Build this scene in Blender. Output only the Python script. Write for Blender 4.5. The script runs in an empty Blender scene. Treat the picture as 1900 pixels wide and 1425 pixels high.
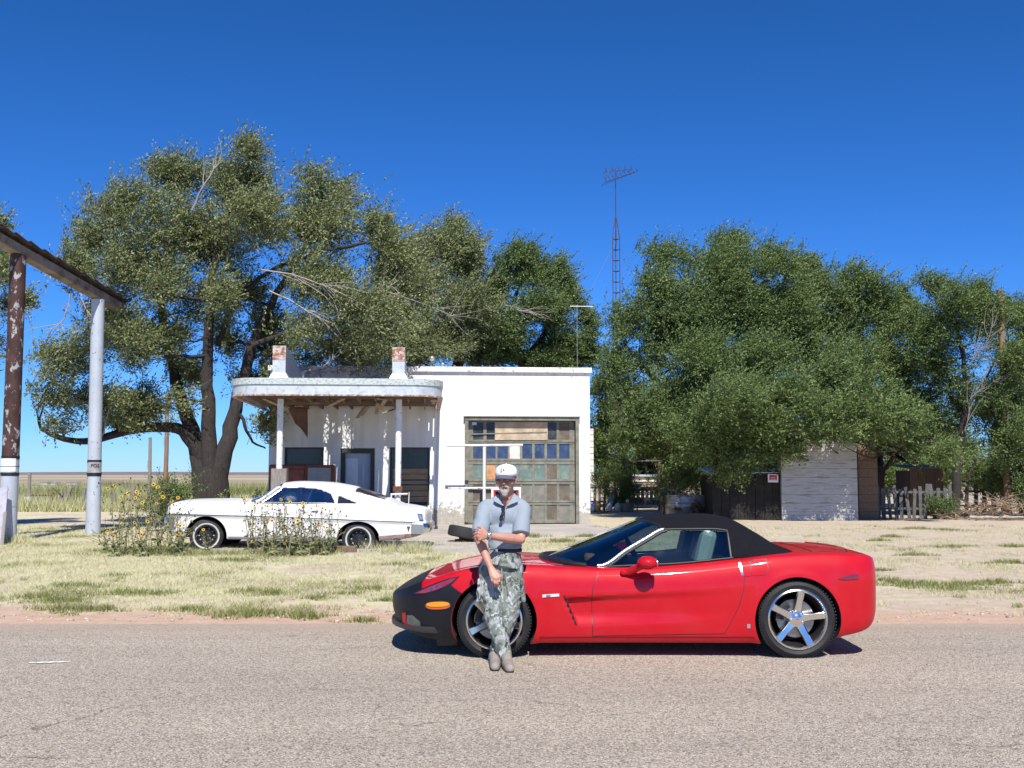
import bpy, bmesh, math, random
import numpy as np
from mathutils import Vector, Matrix, noise
from mathutils.bvhtree import BVHTree
R = math.radians
sc = bpy.context.scene
COL = sc.collection
# ---------------------------------------------------------------- camera
F = 2000.0; CAMZ = 1.616; TH = math.atan(168 / F)
cd = bpy.data.cameras.new("camera"); cam = bpy.data.objects.new("camera", cd); COL.objects.link(cam)
cd.sensor_width = 36; cd.lens = F / 1900 * 36; cd.clip_start = 0.1; cd.clip_end = 20000
cam.location = (0, 0, CAMZ); cam.rotation_euler = (R(90) + TH, 0, 0)
sc.camera = cam
# ---------------------------------------------------------------- sky, sun, exposure
SUN_EL, SUN_AZ = 50.0, 6.0          # sun high, behind the photographer and a little to the right
w = bpy.data.worlds.new("World"); sc.world = w; w.use_nodes = True
wn = w.node_tree.nodes; wl = w.node_tree.links
sky = wn.new("ShaderNodeTexSky"); sky.sky_type = 'NISHITA'; sky.sun_disc = False
sky.sun_elevation = R(SUN_EL); sky.sun_rotation = R(180 - SUN_AZ)
sky.altitude = 1200; sky.air_density = 1.0; sky.dust_density = 0.15; sky.ozone_density = 3.0
# a drier, clearer air than the model's default: each colour channel gets its own contrast
sp_ = wn.new("ShaderNodeSeparateColor"); cb_ = wn.new("ShaderNodeCombineColor"); wl.new(sky.outputs[0], sp_.inputs[0])
for k, (g_, t_) in enumerate(((1.5, 3.8), (1.2, 6.1), (1.3, 11.6))):
    a_ = wn.new("ShaderNodeMath"); a_.operation = 'MULTIPLY'; a_.inputs[1].default_value = .1; wl.new(sp_.outputs[k], a_.inputs[0])
    b_ = wn.new("ShaderNodeMath"); b_.operation = 'POWER'; b_.inputs[1].default_value = g_; wl.new(a_.outputs[0], b_.inputs[0])
    c_ = wn.new("ShaderNodeMath"); c_.operation = 'MULTIPLY'; c_.inputs[1].default_value = t_; wl.new(b_.outputs[0], c_.inputs[0]); wl.new(c_.outputs[0], cb_.inputs[k])
wl.new(cb_.outputs[0], wn['Background'].inputs[0])
wn['Background'].inputs[1].default_value = 0.10
sd = bpy.data.lights.new("sun", 'SUN'); so = bpy.data.objects.new("sun", sd); COL.objects.link(so)
sd.energy = 4.6; sd.angle = R(0.5); sd.color = (1.0, 0.955, 0.88)
el, az = R(SUN_EL), R(SUN_AZ)
tosun = Vector((math.sin(az) * math.cos(el), -math.cos(az) * math.cos(el), math.sin(el)))
so.rotation_euler = tosun.to_track_quat('Z', 'Y').to_euler(); so.location = (8, -20, 30)
sc.view_settings.view_transform = 'Standard'; sc.view_settings.look = 'None'
sc.view_settings.exposure = 0.5; sc.view_settings.gamma = 1.0
# ---------------------------------------------------------------- placement helpers (photo ray at a real depth)
def _dir(u, v):
    a = (u - 950) / F; b = (712.5 - v) / F
    return Vector((a, math.cos(TH) - b * math.sin(TH), math.sin(TH) + b * math.cos(TH)))
def at(u, v, Y):
    d = _dir(u, v); return Vector((0, 0, CAMZ)) + d * (Y / d.y)
def sstep(a, b, x):
    t = min(1, max(0, (x - a) / (b - a))); return t * t * (3 - 2 * t)
def gz(x, y): return 0.10 * sstep(12.5, 20, y)
def on(u, Y, dz=0.0):
    x = (u - 950) / F * Y * 0.994; return Vector((x, Y, gz(x, Y) + dz))
# ---------------------------------------------------------------- object helpers
def tag(o, label=None, cat=None, group=None, kind=None):
    if label: o['label'] = label
    if cat: o['category'] = cat
    if group: o['group'] = group
    if kind: o['kind'] = kind
    return o
def empty(name, loc=(0, 0, 0), rz=0.0, label=None, cat=None, group=None):
    o = bpy.data.objects.new(name, None); COL.objects.link(o)
    o.location = loc; o.rotation_euler = (0, 0, rz); o.empty_display_size = 0.2
    return tag(o, label, cat, group)
def link(name, me, parent=None, mats=()):
    o = bpy.data.objects.new(name, me); COL.objects.link(o)
    for m in mats: me.materials.append(m)
    if parent is not None: o.parent = parent
    return o
def copy_tree(o, parent=None):
    c = o.copy(); COL.objects.link(c); c.parent = parent
    for ch in list(o.children): copy_tree(ch, c)
    return c
def sharp(me, ang=35):
    bm = bmesh.new(); bm.from_mesh(me); a = R(ang)
    for f in bm.faces: f.smooth = True
    for e in bm.edges:
        e.smooth = not (len(e.link_faces) == 2 and e.calc_face_angle(0) > a)
    bm.to_mesh(me); bm.free()
class MB:
    """collects shapes into one mesh"""
    def __init__(s): s.v = []; s.f = []; s.m = []; s.mi = 0
    def add(s, vs, fs):
        o = len(s.v); s.v += [tuple(p) for p in vs]
        for f in fs: s.f.append(tuple(i + o for i in f)); s.m.append(s.mi)
    def box(s, c, d, rot=None, taper=1.0):
        c = Vector(c); x, y, z = d[0] / 2, d[1] / 2, d[2] / 2
        ps = [Vector((sx * x * (taper if sz > 0 else 1), sy * y * (taper if sz > 0 else 1), sz * z)) for sz in (-1, 1) for sy in (-1, 1) for sx in (-1, 1)]
        if rot is not None:
            M = rot if isinstance(rot, Matrix) else Matrix.Rotation(rot[2], 3, 'Z') @ Matrix.Rotation(rot[1], 3, 'Y') @ Matrix.Rotation(rot[0], 3, 'X')
            ps = [M @ p for p in ps]
        s.add([p + c for p in ps], [(0, 2, 3, 1), (4, 5, 7, 6), (0, 1, 5, 4), (2, 6, 7, 3), (0, 4, 6, 2), (1, 3, 7, 5)]); return s
    def bar(s, a, b, wd, th, up=(0, 0, 1)):
        a = Vector(a); b = Vector(b); d = (b - a).normalized(); u = Vector(up)
        if abs(d.dot(u)) > .98: u = Vector((0, 1, 0))
        r = d.cross(u).normalized(); u = r.cross(d)
        ps = [p + r * sx * wd / 2 + u * sz * th / 2 for p in (a, b) for sz in (-1, 1) for sx in (-1, 1)]
        s.add(ps, [(0, 1, 3, 2), (4, 6, 7, 5), (0, 4, 5, 1), (2, 3, 7, 6), (0, 2, 6, 4), (1, 5, 7, 3)]); return s
    def tube(s, pts, rad, n=8, cap=True):
        pts = [Vector(p) for p in pts]; k = len(pts)
        if not hasattr(rad, '__len__'): rad = [rad] * k
        vs = []; prev = None
        for i in range(k):
            t = (pts[min(i + 1, k - 1)] - pts[max(i - 1, 0)])
            t = t.normalized() if t.length > 1e-9 else Vector((0, 0, 1))
            if prev is None:
                u = Vector((0, 0, 1)) if abs(t.z) < .9 else Vector((0, 1, 0)); r = t.cross(u).normalized()
            else: r = (prev - t * prev.dot(t)).normalized()
            prev = r; q = t.cross(r)
            for j in range(n):
                an = 2 * math.pi * j / n; vs.append(pts[i] + (r * math.cos(an) + q * math.sin(an)) * rad[i])
        fs = [(i * n + j, i * n + (j + 1) % n, (i + 1) * n + (j + 1) % n, (i + 1) * n + j) for i in range(k - 1) for j in range(n)]
        if cap: fs += [tuple(range(n - 1, -1, -1)), tuple((k - 1) * n + j for j in range(n))]
        s.add(vs, fs); return s
    def ball(s, c, r, n=12, m=8, rot=None):
        c = Vector(c); r = (r, r, r) if not hasattr(r, '__len__') else r
        vs = []; fs = []
        for i in range(m + 1):
            a = math.pi * i / m
            for j in range(n):
                b = 2 * math.pi * j / n
                p = Vector((r[0] * math.sin(a) * math.cos(b), r[1] * math.sin(a) * math.sin(b), r[2] * math.cos(a)))
                if rot is not None: p = rot @ p
                vs.append(c + p)
        for i in range(m):
            for j in range(n): fs.append((i * n + j, (i + 1) * n + j, (i + 1) * n + (j + 1) % n, i * n + (j + 1) % n))
        s.add(vs, fs); return s
    def capsule(s, a, b, ra, rb, n=12):
        a = Vector(a); b = Vector(b); d = (b - a); L = d.length; d = d / max(L, 1e-6)
        ps = []; rs = []
        for k in range(5):
            t = math.pi / 2 * (1 - k / 4); ps.append(a - d * ra * math.sin(t)); rs.append(max(ra * math.cos(t), 1e-4))
        for k in range(5):
            t = math.pi / 2 * k / 4; ps.append(b + d * rb * math.sin(t)); rs.append(max(rb * math.cos(t), 1e-4))
        s.tube(ps, rs, n); return s
    def lathe(s, prof, c=(0, 0, 0), axis='Y', n=32, closed=False):
        """prof: (radius, along-axis) pairs"""
        c = Vector(c); vs = []; k = len(prof)
        for r, a in prof:
            for j in range(n):
                t = 2 * math.pi * j / n; x, y = r * math.cos(t), r * math.sin(t)
                p = Vector((x, a, y)) if axis == 'Y' else Vector((x, y, a)) if axis == 'Z' else Vector((a, x, y))
                vs.append(c + p)
        rows = k if closed else k - 1
        fs = []
        for i in range(rows):
            for j in range(n):
                a0 = i * n; b0 = ((i + 1) % k) * n
                f = (a0 + j, a0 + (j + 1) % n, b0 + (j + 1) % n, b0 + j)
                fs.append(f if axis == 'Y' else f[::-1] if axis == 'Z' else f)
        s.add(vs, fs); return s
    def prism(s, poly, y0, y1, M=None):
        """poly in (x,z), pushed from y0 to y1"""
        n = len(poly); vs = [Vector((p[0], y, p[1])) for y in (y0, y1) for p in poly]
        if M is not None: vs = [M @ p for p in vs]
        fs = [tuple(range(n)), tuple(range(2 * n - 1, n - 1, -1))] + [(j, n + j, n + (j + 1) % n, (j + 1) % n) for j in range(n)]
        s.add(vs, fs); return s
    def mesh(s, name, smooth=None):
        me = bpy.data.meshes.new(name); me.from_pydata(s.v, [], s.f)
        if any(s.m): me.polygons.foreach_set('material_index', s.m)
        me.validate()
        bm = bmesh.new(); bm.from_mesh(me); bmesh.ops.recalc_face_normals(bm, faces=bm.faces); bm.to_mesh(me); bm.free()
        if smooth: sharp(me, smooth)
        return me
    def build(s, name, mats, parent=None, smooth=None, bevel=0):
        mats = mats if isinstance(mats, (list, tuple)) else [mats]
        o = link(name, s.mesh(name, smooth), parent, mats)
        if bevel:
            b = o.modifiers.new('bevel', 'BEVEL'); b.width = bevel; b.segments = 2; b.limit_method = 'ANGLE'; b.angle_limit = R(40)
        return o
def evaluated(o, drop=True):
    dg = bpy.context.evaluated_depsgraph_get(); dg.update()
    me = bpy.data.meshes.new_from_object(o.evaluated_get(dg))
    if drop:
        old = o.data; bpy.data.objects.remove(o)
        if old.users == 0: bpy.data.meshes.remove(old)
    return me
def pchip(xs, ys):
    xs = np.array(xs, float); ys = np.array(ys, float); h = np.diff(xs); d = np.diff(ys) / h
    m = np.zeros_like(ys); m[0] = d[0]; m[-1] = d[-1]
    for i in range(1, len(xs) - 1):
        if d[i - 1] * d[i] > 0:
            w1 = 2 * h[i] + h[i - 1]; w2 = h[i] + 2 * h[i - 1]; m[i] = (w1 + w2) / (w1 / d[i - 1] + w2 / d[i])
    def f(x):
        x = min(max(x, xs[0]), xs[-1]); i = min(max(np.searchsorted(xs, x) - 1, 0), len(h) - 1)
        t = (x - xs[i]) / h[i]; a = t * t * (3 - 2 * t)
        return float(ys[i] * (1 - a) + ys[i + 1] * a + h[i] * (m[i] * t * (1 - t) ** 2 - m[i + 1] * t * t * (1 - t)))
    return f
def boolean(me, cutters, op):
    """me and cutters: meshes; returns a new mesh (cutters bring their own materials)"""
    a = bpy.data.objects.new("a", me); COL.objects.link(a); tmp = []
    for c in cutters:
        b = bpy.data.objects.new("b", c); COL.objects.link(b); b.hide_render = True; tmp.append(b)
        m = a.modifiers.new("b", 'BOOLEAN'); m.operation = op; m.solver = 'EXACT'; m.object = b; m.material_mode = 'TRANSFER'
    out = evaluated(a)
    for b in tmp: bpy.data.objects.remove(b)
    return out
def remesh(mb, name, voxel, smooth=4):
    me = mb.mesh(name); o = bpy.data.objects.new(name, me); COL.objects.link(o)
    m = o.modifiers.new('r', 'REMESH'); m.mode = 'VOXEL'; m.voxel_size = voxel; m.use_smooth_shade = True
    if smooth:
        q = o.modifiers.new('s', 'SMOOTH'); q.iterations = smooth; q.factor = 0.5
    return evaluated(o)
def displace(me, fn):
    n = len(me.vertices); co = np.empty(n * 3); me.vertices.foreach_get('co', co)
    no = np.empty(n * 3); me.vertices.foreach_get('normal', no)
    co = co.reshape(-1, 3); no = no.reshape(-1, 3)
    d = np.array([fn(Vector(c), Vector(q)) for c, q in zip(co, no)])
    me.vertices.foreach_set('co', (co + no * d[:, None]).ravel()); me.update()
# ---------------------------------------------------------------- materials
def newmat(name):
    m = bpy.data.materials.new(name); m.use_nodes = True; nt = m.node_tree
    return m, nt, nt.nodes['Principled BSDF']
def nd(nt, t, **k):
    n = nt.nodes.new('ShaderNode' + t)
    for a, b in k.items():
        if a in n.inputs: n.inputs[a].default_value = b
        else: setattr(n, a, b)
    return n
def ramp(nt, fac, stops, interp='LINEAR'):
    r = nt.nodes.new('ShaderNodeValToRGB'); r.color_ramp.interpolation = interp; e = r.color_ramp.elements
    while len(e) < len(stops): e.new(0.5)
    for q, (p, c) in zip(e, stops): q.position = p; q.color = (*c, 1) if len(c) == 3 else c
    nt.links.new(fac, r.inputs[0]); return r.outputs[0]
def mix(nt, fac, a, b, blend='MIX'):
    n = nt.nodes.new('ShaderNodeMix'); n.data_type = 'RGBA'; n.blend_type = blend
    for k, x in ((0, fac), (6, a), (7, b)):
        if isinstance(x, bpy.types.NodeSocket): nt.links.new(x, n.inputs[k])
        else: n.inputs[k].default_value = x if not hasattr(x, '__len__') else ((*x, 1) if len(x) == 3 else x)
    return n.outputs[2]
def mth(nt, op, a, b=0.0, c=None):
    n = nt.nodes.new('ShaderNodeMath'); n.operation = op
    for k, x in enumerate((a, b) if c is None else (a, b, c)):
        if isinstance(x, bpy.types.NodeSocket): nt.links.new(x, n.inputs[k])
        else: n.inputs[k].default_value = x
    return n.outputs[0]
def pos(nt): return nt.nodes.new('ShaderNodeTexCoord').outputs['Object']
def nz(nt, vec, scale, detail=4, rough=.6, dist=0.0):
    n = nd(nt, 'TexNoise', Scale=scale, Detail=detail, Roughness=rough, Distortion=dist); nt.links.new(vec, n.inputs['Vector']); return n.outputs[0]
def stretch(nt, vec, s):
    n = nt.nodes.new('ShaderNodeMapping'); n.inputs['Scale'].default_value = s; nt.links.new(vec, n.inputs[0]); return n.outputs[0]
def bump(nt, b, h, strength=.4, dist=.01):
    n = nd(nt, 'Bump', Strength=strength, Distance=dist); nt.links.new(h, n.inputs['Height']); nt.links.new(n.outputs[0], b.inputs['Normal'])
def pm(name, col, rough=.6, metal=0.0, var=.12, vs=6.0, col2=None, thr=(.5, .6), s2=3.0, bs=0, bstr=.3, bd=.005, coat=0.0, spec=.5, st=(1, 1, 1)):
    m, nt, b = newmat(name); p = stretch(nt, pos(nt), st)
    c = ramp(nt, nz(nt, p, vs), [(.3, tuple(x * (1 - var) for x in col)), (.7, tuple(min(1, x * (1 + var)) for x in col))])
    if col2 is not None:
        c = mix(nt, ramp(nt, nz(nt, p, s2, 6, .65), [(thr[0], (0, 0, 0)), (thr[1], (1, 1, 1))]), c, col2)
    nt.links.new(c, b.inputs['Base Color'])
    b.inputs['Roughness'].default_value = rough; b.inputs['Metallic'].default_value = metal
    b.inputs['Coat Weight'].default_value = coat; b.inputs['Coat Roughness'].default_value = .03; b.inputs['Specular IOR Level'].default_value = spec
    if bs: bump(nt, b, nz(nt, p, bs, 5), bstr, bd)
    return m
def glassmat(name, tint, refl=.1, clear=.85):
    m, nt, b = newmat(name); nt.nodes.remove(b); o = nt.nodes['Material Output']
    t = nd(nt, 'BsdfTransparent', Color=(*[x * clear for x in tint], 1)); g = nd(nt, 'BsdfGlossy', Roughness=.02, Color=(.9, .95, 1, 1))
    fr = nd(nt, 'Fresnel', IOR=1.5); fac = mth(nt, 'ADD', fr.outputs[0], refl)
    x = nt.nodes.new('ShaderNodeMixShader'); nt.links.new(fac, x.inputs[0]); nt.links.new(t.outputs[0], x.inputs[1]); nt.links.new(g.outputs[0], x.inputs[2])
    nt.links.new(x.outputs[0], o.inputs[0]); return m
BLACK = pm('black_rubber_trim', (.012, .012, .013), .5, var=.2)
DARK = pm('dark_interior', (.02, .02, .022), .8)
CHROME = pm('chrome', (.74, .72, .67), .2, 1.0, var=.05)
STEEL = pm('galvanised_steel', (.5, .52, .54), .38, .8, var=.15, vs=12)
RUST = pm('rusted_steel', (.16, .06, .03), .85, .2, var=.4, vs=14, bs=60)
WOODG = pm('grey_weathered_wood', (.23, .205, .18), .9, var=.35, vs=5, st=(14, 14, 1.5), bs=30, bstr=.4)
WOODB = pm('brown_weathered_wood', (.17, .115, .075), .9, var=.35, vs=5, st=(14, 14, 1.5), bs=30, bstr=.4)
WOODD = pm('dark_old_wood', (.055, .045, .038), .9, var=.35, vs=6, bs=25, bstr=.4)
WHITEP = pm('flaking_white_paint', (.70, .71, .70), .7, var=.06, col2=(.30, .26, .22), thr=(.60, .66), s2=7, bs=40)
CONC = pm('old_concrete', (.43, .39, .345), .9, var=.16, vs=2.2, col2=(.30, .265, .225), thr=(.5, .7), s2=1.1, bs=45, bstr=.4)
# ---------------------------------------------------------------- ground, road, apron
def grid(name, xs, ys, zf, mat, kind='structure'):
    nx, ny = len(xs), len(ys)
    vs = [(x, y, zf(x, y)) for y in ys for x in xs]
    fs = [(j * nx + i, j * nx + i + 1, (j + 1) * nx + i + 1, (j + 1) * nx + i) for j in range(ny - 1) for i in range(nx - 1)]
    me = bpy.data.meshes.new(name); me.from_pydata(vs, [], fs)
    for p in me.polygons: p.use_smooth = True
    o = link(name, me, None, [mat]); o['kind'] = kind; return o
def ground_mat():
    m, nt, b = newmat('dry_ground'); p = pos(nt)
    sx = nt.nodes.new('ShaderNodeSeparateXYZ'); nt.links.new(p, sx.inputs[0]); y = sx.outputs[1]; x = sx.outputs[0]
    n1 = nz(nt, p, .55, 6, .62); n2 = nz(nt, p, 4.5, 6, .7); n3 = nz(nt, p, 60, 4, .7); ns = nz(nt, stretch(nt, p, (.25, 1.6, 1)), 1.0, 5, .65)
    straw = ramp(nt, n2, [(.3, (.43, .37, .235)), (.5, (.58, .52, .345)), (.7, (.66, .61, .43))])
    dirt = ramp(nt, n2, [(.3, (.36, .275, .205)), (.55, (.50, .40, .31)), (.75, (.58, .49, .40))])
    red = ramp(nt, n2, [(.3, (.42, .25, .17)), (.6, (.56, .37, .27)), (.8, (.60, .44, .34))])
    c = mix(nt, ramp(nt, n1, [(.47, (0, 0, 0)), (.62, (1, 1, 1))]), straw, dirt)
    # bare strip right of the lawn and close to the slab: worn dirt
    bare = mth(nt, 'MULTIPLY', ramp(nt, mth(nt, 'ADD', mth(nt, 'MULTIPLY', x, .09), mth(nt, 'ADD', mth(nt, 'MULTIPLY', ns, 1.5), -.55)), [(.25, (0, 0, 0)), (.75, (1, 1, 1))]), .8)
    c = mix(nt, bare, c, dirt)
    edge = mth(nt, 'ADD', y, mth(nt, 'MULTIPLY', mth(nt, 'SUBTRACT', nz(nt, p, .8, 5, .7), .5), 2.6))
    er = nt.nodes.new('ShaderNodeMapRange'); er.inputs[1].default_value = 12.6; er.inputs[2].default_value = 13.7; er.inputs[3].default_value = 1; er.inputs[4].default_value = 0
    nt.links.new(edge, er.inputs[0]); c = mix(nt, er.outputs[0], c, red)
    # far plain: bands of tan grass, pale bare soil and brown scrub
    far = nt.nodes.new('ShaderNodeMapRange'); far.inputs[1].default_value = 60; far.inputs[2].default_value = 90; nt.links.new(y, far.inputs[0])
    fb = nz(nt, stretch(nt, p, (.0012, .004, 1)), 1.0, 5, .6)
    fc = ramp(nt, fb, [(.35, (.16, .12, .09)), (.48, (.27, .21, .13)), (.56, (.44, .37, .26)), (.7, (.24, .18, .12))])
    c = mix(nt, far.outputs[0], c, fc)
    c = mix(nt, .22, c, mix(nt, n3, (.25, .2, .14), (.85, .78, .62)))
    nt.links.new(c, b.inputs['Base Color']); b.inputs['Roughness'].default_value = .95; b.inputs['Specular IOR Level'].default_value = .15
    bump(nt, b, mth(nt, 'ADD', nz(nt, p, 26, 6, .7), mth(nt, 'MULTIPLY', n2, 1.5)), .6, .035); return m
def road_mat():
    m, nt, b = newmat('chip_seal_asphalt'); p = pos(nt)
    def chips(s):
        v = nd(nt, 'TexVoronoi', Scale=s, Randomness=1.0); nt.links.new(p, v.inputs['Vector']); return v
    v1 = chips(80); v2 = chips(150)
    pal = [(0.0, (.13, .115, .10)), (.10, (.31, .275, .235)), (.26, (.56, .485, .41)), (.42, (.68, .615, .53)), (.57, (.50, .475, .45)), (.68, (.78, .71, .60)), (.80, (.62, .53, .46)), (.89, (.88, .84, .77))]
    s1 = nt.nodes.new('ShaderNodeSeparateColor'); nt.links.new(v1.outputs['Color'], s1.inputs[0])
    s2 = nt.nodes.new('ShaderNodeSeparateColor'); nt.links.new(v2.outputs['Color'], s2.inputs[0])
    c = mix(nt, .45, ramp(nt, s1.outputs[0], pal, 'CONSTANT'), ramp(nt, s2.outputs[1], pal, 'CONSTANT'))
    gap = ramp(nt, v1.outputs['Distance'], [(.35, (1, 1, 1)), (.75, (.5, .475, .45))]); c = mix(nt, .8, c, gap, 'MULTIPLY')
    big = nz(nt, stretch(nt, p, (.35, 1.3, 1)), .5, 5, .6); c = mix(nt, .5, c, ramp(nt, big, [(.3, (.66, .66, .68)), (.7, (1.0, .98, .95))]), 'MULTIPLY')
    c = mix(nt, 1.0, c, (1.0, .965, .90), 'MULTIPLY'); lane = nz(nt, stretch(nt, p, (.03, 1.9, 1)), .75, 3, .5); c = mix(nt, .35, c, ramp(nt, lane, [(.35, (.74, .74, .75)), (.5, (1, 1, 1)), (.68, (.86, .85, .84))]), 'MULTIPLY')
    vc = nd(nt, 'TexVoronoi', Scale=.55); vc.feature = 'DISTANCE_TO_EDGE'; wv = nt.nodes.new('ShaderNodeVectorMath'); wv.operation = 'ADD'; nn_ = nd(nt, 'TexNoise', Scale=1.6, Detail=5); nt.links.new(p, nn_.inputs['Vector']); nt.links.new(nn_.outputs['Color'], wv.inputs[1]); nt.links.new(p, wv.inputs[0]); nt.links.new(wv.outputs[0], vc.inputs['Vector'])
    crack = ramp(nt, vc.outputs['Distance'], [(.004, (.45, .43, .42)), (.009, (1, 1, 1))]); c = mix(nt, ramp(nt, nz(nt, p, .5, 3), [(.52, (0, 0, 0)), (.6, (.8, .8, .8))]), c, mix(nt, 1.0, c, crack, 'MULTIPLY'))
    # sand blown over the far edge
    sx = nt.nodes.new('ShaderNodeSeparateXYZ'); nt.links.new(p, sx.inputs[0])
    e = mth(nt, 'ADD', sx.outputs[1], mth(nt, 'MULTIPLY', mth(nt, 'SUBTRACT', nz(nt, p, 1.4, 6, .75), .5), 1.8))
    er = nt.nodes.new('ShaderNodeMapRange'); er.inputs[1].default_value = 10.9; er.inputs[2].default_value = 12.2; er.inputs[4].default_value = .85; nt.links.new(e, er.inputs[0])
    c = mix(nt, er.outputs[0], c, ramp(nt, nz(nt, p, 90, 3, .7), [(.3, (.38, .26, .19)), (.7, (.62, .47, .37))]))
    nt.links.new(c, b.inputs['Base Color']); b.inputs['Roughness'].default_value = .85; b.inputs['Specular IOR Level'].default_value = .3
    inv = mth(nt, 'MULTIPLY', v1.outputs['Distance'], -1.0); bump(nt, b, mth(nt, 'ADD', inv, mth(nt, 'MULTIPLY', v2.outputs['Distance'], -.5)), .8, .012); return m
GM = ground_mat()
xs = [-6000, -2000, -700, -250, -110, -60] + list(np.linspace(-40, 40, 161)) + [60, 110, 250, 700, 2000, 6000]
ys = [-60, -20, 0, 6, 9, 10.5] + list(np.linspace(11, 40, 117)) + [45, 52, 60, 75, 100, 150, 250, 500, 1000, 2000, 4000, 8000]
def gzz(x, y):
    z = gz(x, y)
    if y > 12.2 and y < 45: z += .022 * noise.noise(Vector((x * .9, y * .9, 0))) * sstep(12.2, 13.5, y)
    if y < 12: z = -0.012 - .02 * sstep(12, 11, y)
    return z
grid('ground', xs, ys, gzz, GM)
rys = [-60, -20, -5, 2, 6, 9, 11, 11.6]; rxs = list(np.linspace(-120, 120, 601))
nx = len(rxs); vs = [(x, y, 0) for y in rys for x in rxs] + [(x, 12.05 + (.20 * noise.noise(Vector((x * .7, 3, 0)))) + .11 * noise.noise(Vector((x * 4, 9, 0))), -.006) for x in rxs]
me = bpy.data.meshes.new('road'); me.from_pydata(vs, [], [(j * nx + i, j * nx + i + 1, (j + 1) * nx + i + 1, (j + 1) * nx + i) for j in range(len(rys)) for i in range(nx - 1)])
link('road', me, None, [road_mat()])['kind'] = 'structure'
# worn dash of white paint on the road
mb = MB(); a = at(62, 1231, 1); 
def groundpt(u, v, z=0.0):
    d = _dir(u, v); t = (z - CAMZ) / d.z; return Vector((0, 0, CAMZ)) + d * t
p = groundpt(92, 1230); mb = MB(); n = 24
vs = [(p.x + (i / n - .5) * .34, p.y + .02 * i / n * 3 - .03 + q * (.030 + .012 * math.sin(i * 1.1)) * math.sin(math.pi * (i + .5) / (n + 1)) ** .4, .007) for q in (-1, 1) for i in range(n + 1)]
mb.add(vs, [(i, i + 1, n + 2 + i, n + 1 + i) for i in range(n)])
mb.build('road_marking', pm('worn_road_paint', (.80, .79, .76), .7, var=.04, col2=(.5, .46, .41), thr=(.6, .72), s2=30), None)['kind'] = 'structure'
# low mesa on the horizon
mb = MB(); n = 80; rr = random.Random(4)
prof = [(-5200 + 130 * i, 4200, 9 + 5 * noise.noise(Vector((i * .13, 0, 0))) + 3 * noise.noise(Vector((i * .5, 5, 0)))) for i in range(n)]
vs = []
for x, y, h in prof: vs += [(x, y - 500, -2), (x, y, h), (x, y + 1200, h + 4)]
mb.add(vs, [(3 * i + k, 3 * i + 3 + k, 3 * i + 4 + k, 3 * i + 1 + k) for i in range(n - 1) for k in (0, 1)])
mb.build('hills', pm('far_scrub', (.19, .145, .125), .95, var=.2, vs=.01), smooth=60)['kind'] = 'structure'

# ---------------------------------------------------------------- grass as blades
def leafmat(name, stops, trans=.25, rough=.6):
    m, nt, b = newmat(name); a = nd(nt, 'Attribute', attribute_name='tone'); c = ramp(nt, a.outputs['Fac'], stops)
    nt.links.new(c, b.inputs['Base Color']); b.inputs['Roughness'].default_value = rough; b.inputs['Specular IOR Level'].default_value = .2
    if trans:
        o = nt.nodes['Material Output']; t = nt.nodes.new('ShaderNodeBsdfTranslucent'); nt.links.new(mix(nt, .35, c, (.25, .32, .03)), t.inputs[0])
        x = nt.nodes.new('ShaderNodeMixShader'); x.inputs[0].default_value = trans; nt.links.new(b.outputs[0], x.inputs[1]); nt.links.new(t.outputs[0], x.inputs[2]); nt.links.new(x.outputs[0], o.inputs[0])
    return m
def fastmesh(name, V, k, tone):
    """V: (n*k,3) verts, faces of k consecutive verts"""
    me = bpy.data.meshes.new(name); n = len(V) // k
    me.vertices.add(n * k); me.vertices.foreach_set('co', np.ascontiguousarray(V, dtype=np.float32).ravel())
    me.loops.add(n * k); me.loops.foreach_set('vertex_index', np.arange(n * k, dtype=np.int32))
    me.polygons.add(n); me.polygons.foreach_set('loop_start', np.arange(0, n * k, k, dtype=np.int32))
    a = me.attributes.new('tone', 'FLOAT', 'FACE'); a.data.foreach_set('value', np.asarray(tone, dtype=np.float32))
    me.update(calc_edges=True); return me
def blades(P, H, W, lean, tone, rng, name, mat):
    """P base points (n,3), H heights, W widths"""
    n = len(P); an = rng.uniform(0, 2 * np.pi, n); la = rng.uniform(0, 2 * np.pi, n); ln = H * lean * rng.uniform(.2, 1.2, n)
    wx = np.stack([np.cos(an), np.sin(an), np.zeros(n)], 1) * (W / 2)[:, None]
    tip = P + np.stack([np.cos(la) * ln, np.sin(la) * ln, H * np.sqrt(np.maximum(.1, 1 - np.minimum(lean, .9) ** 2 * .5))], 1)
    V = np.stack([P - wx, P + wx, tip], 1).reshape(-1, 3)
    return link(name, fastmesh(name, V, 3, tone), None, [mat])
def vnoise(X, Y, s, seed=0): return np.array([noise.fractal(Vector((x * s, y * s, seed)), 1.0, 2.0, 3) for x, y in zip(X, Y)])
GRASSM = leafmat('grass_blades', [(0, (.10, .13, .035)), (.3, (.22, .24, .08)), (.5, (.43, .43, .22)), (.75, (.585, .565, .345)), (1, (.70, .66, .46))], .15, .8)
rng = np.random.default_rng(5)
n = 330000
Yg = 12.7 + (32 - 12.7) * rng.random(n) ** 1.35; Xg = (rng.random(n) * 2 - 1) * (Yg * .52 + .5)
den = vnoise(Xg, Yg, .45, 3); fine = vnoise(Xg, Yg, 2.3, 9)
keep = (den * .8 + fine * .7 + .38 + np.clip((-Xg) * .05, -.45, .3) - np.clip((14.6 - Yg) * .42, 0, 1.2) > rng.random(n) * .8 - .1)
slab = (Xg > -10.2) & (Yg > 24.5) & (Xg < 3.6); keep &= ~(slab & (rng.random(n) > .06))
Xg, Yg, den, fine = Xg[keep], Yg[keep], den[keep], fine[keep]
gp = vnoise(Xg, Yg, .8, 17)
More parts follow.
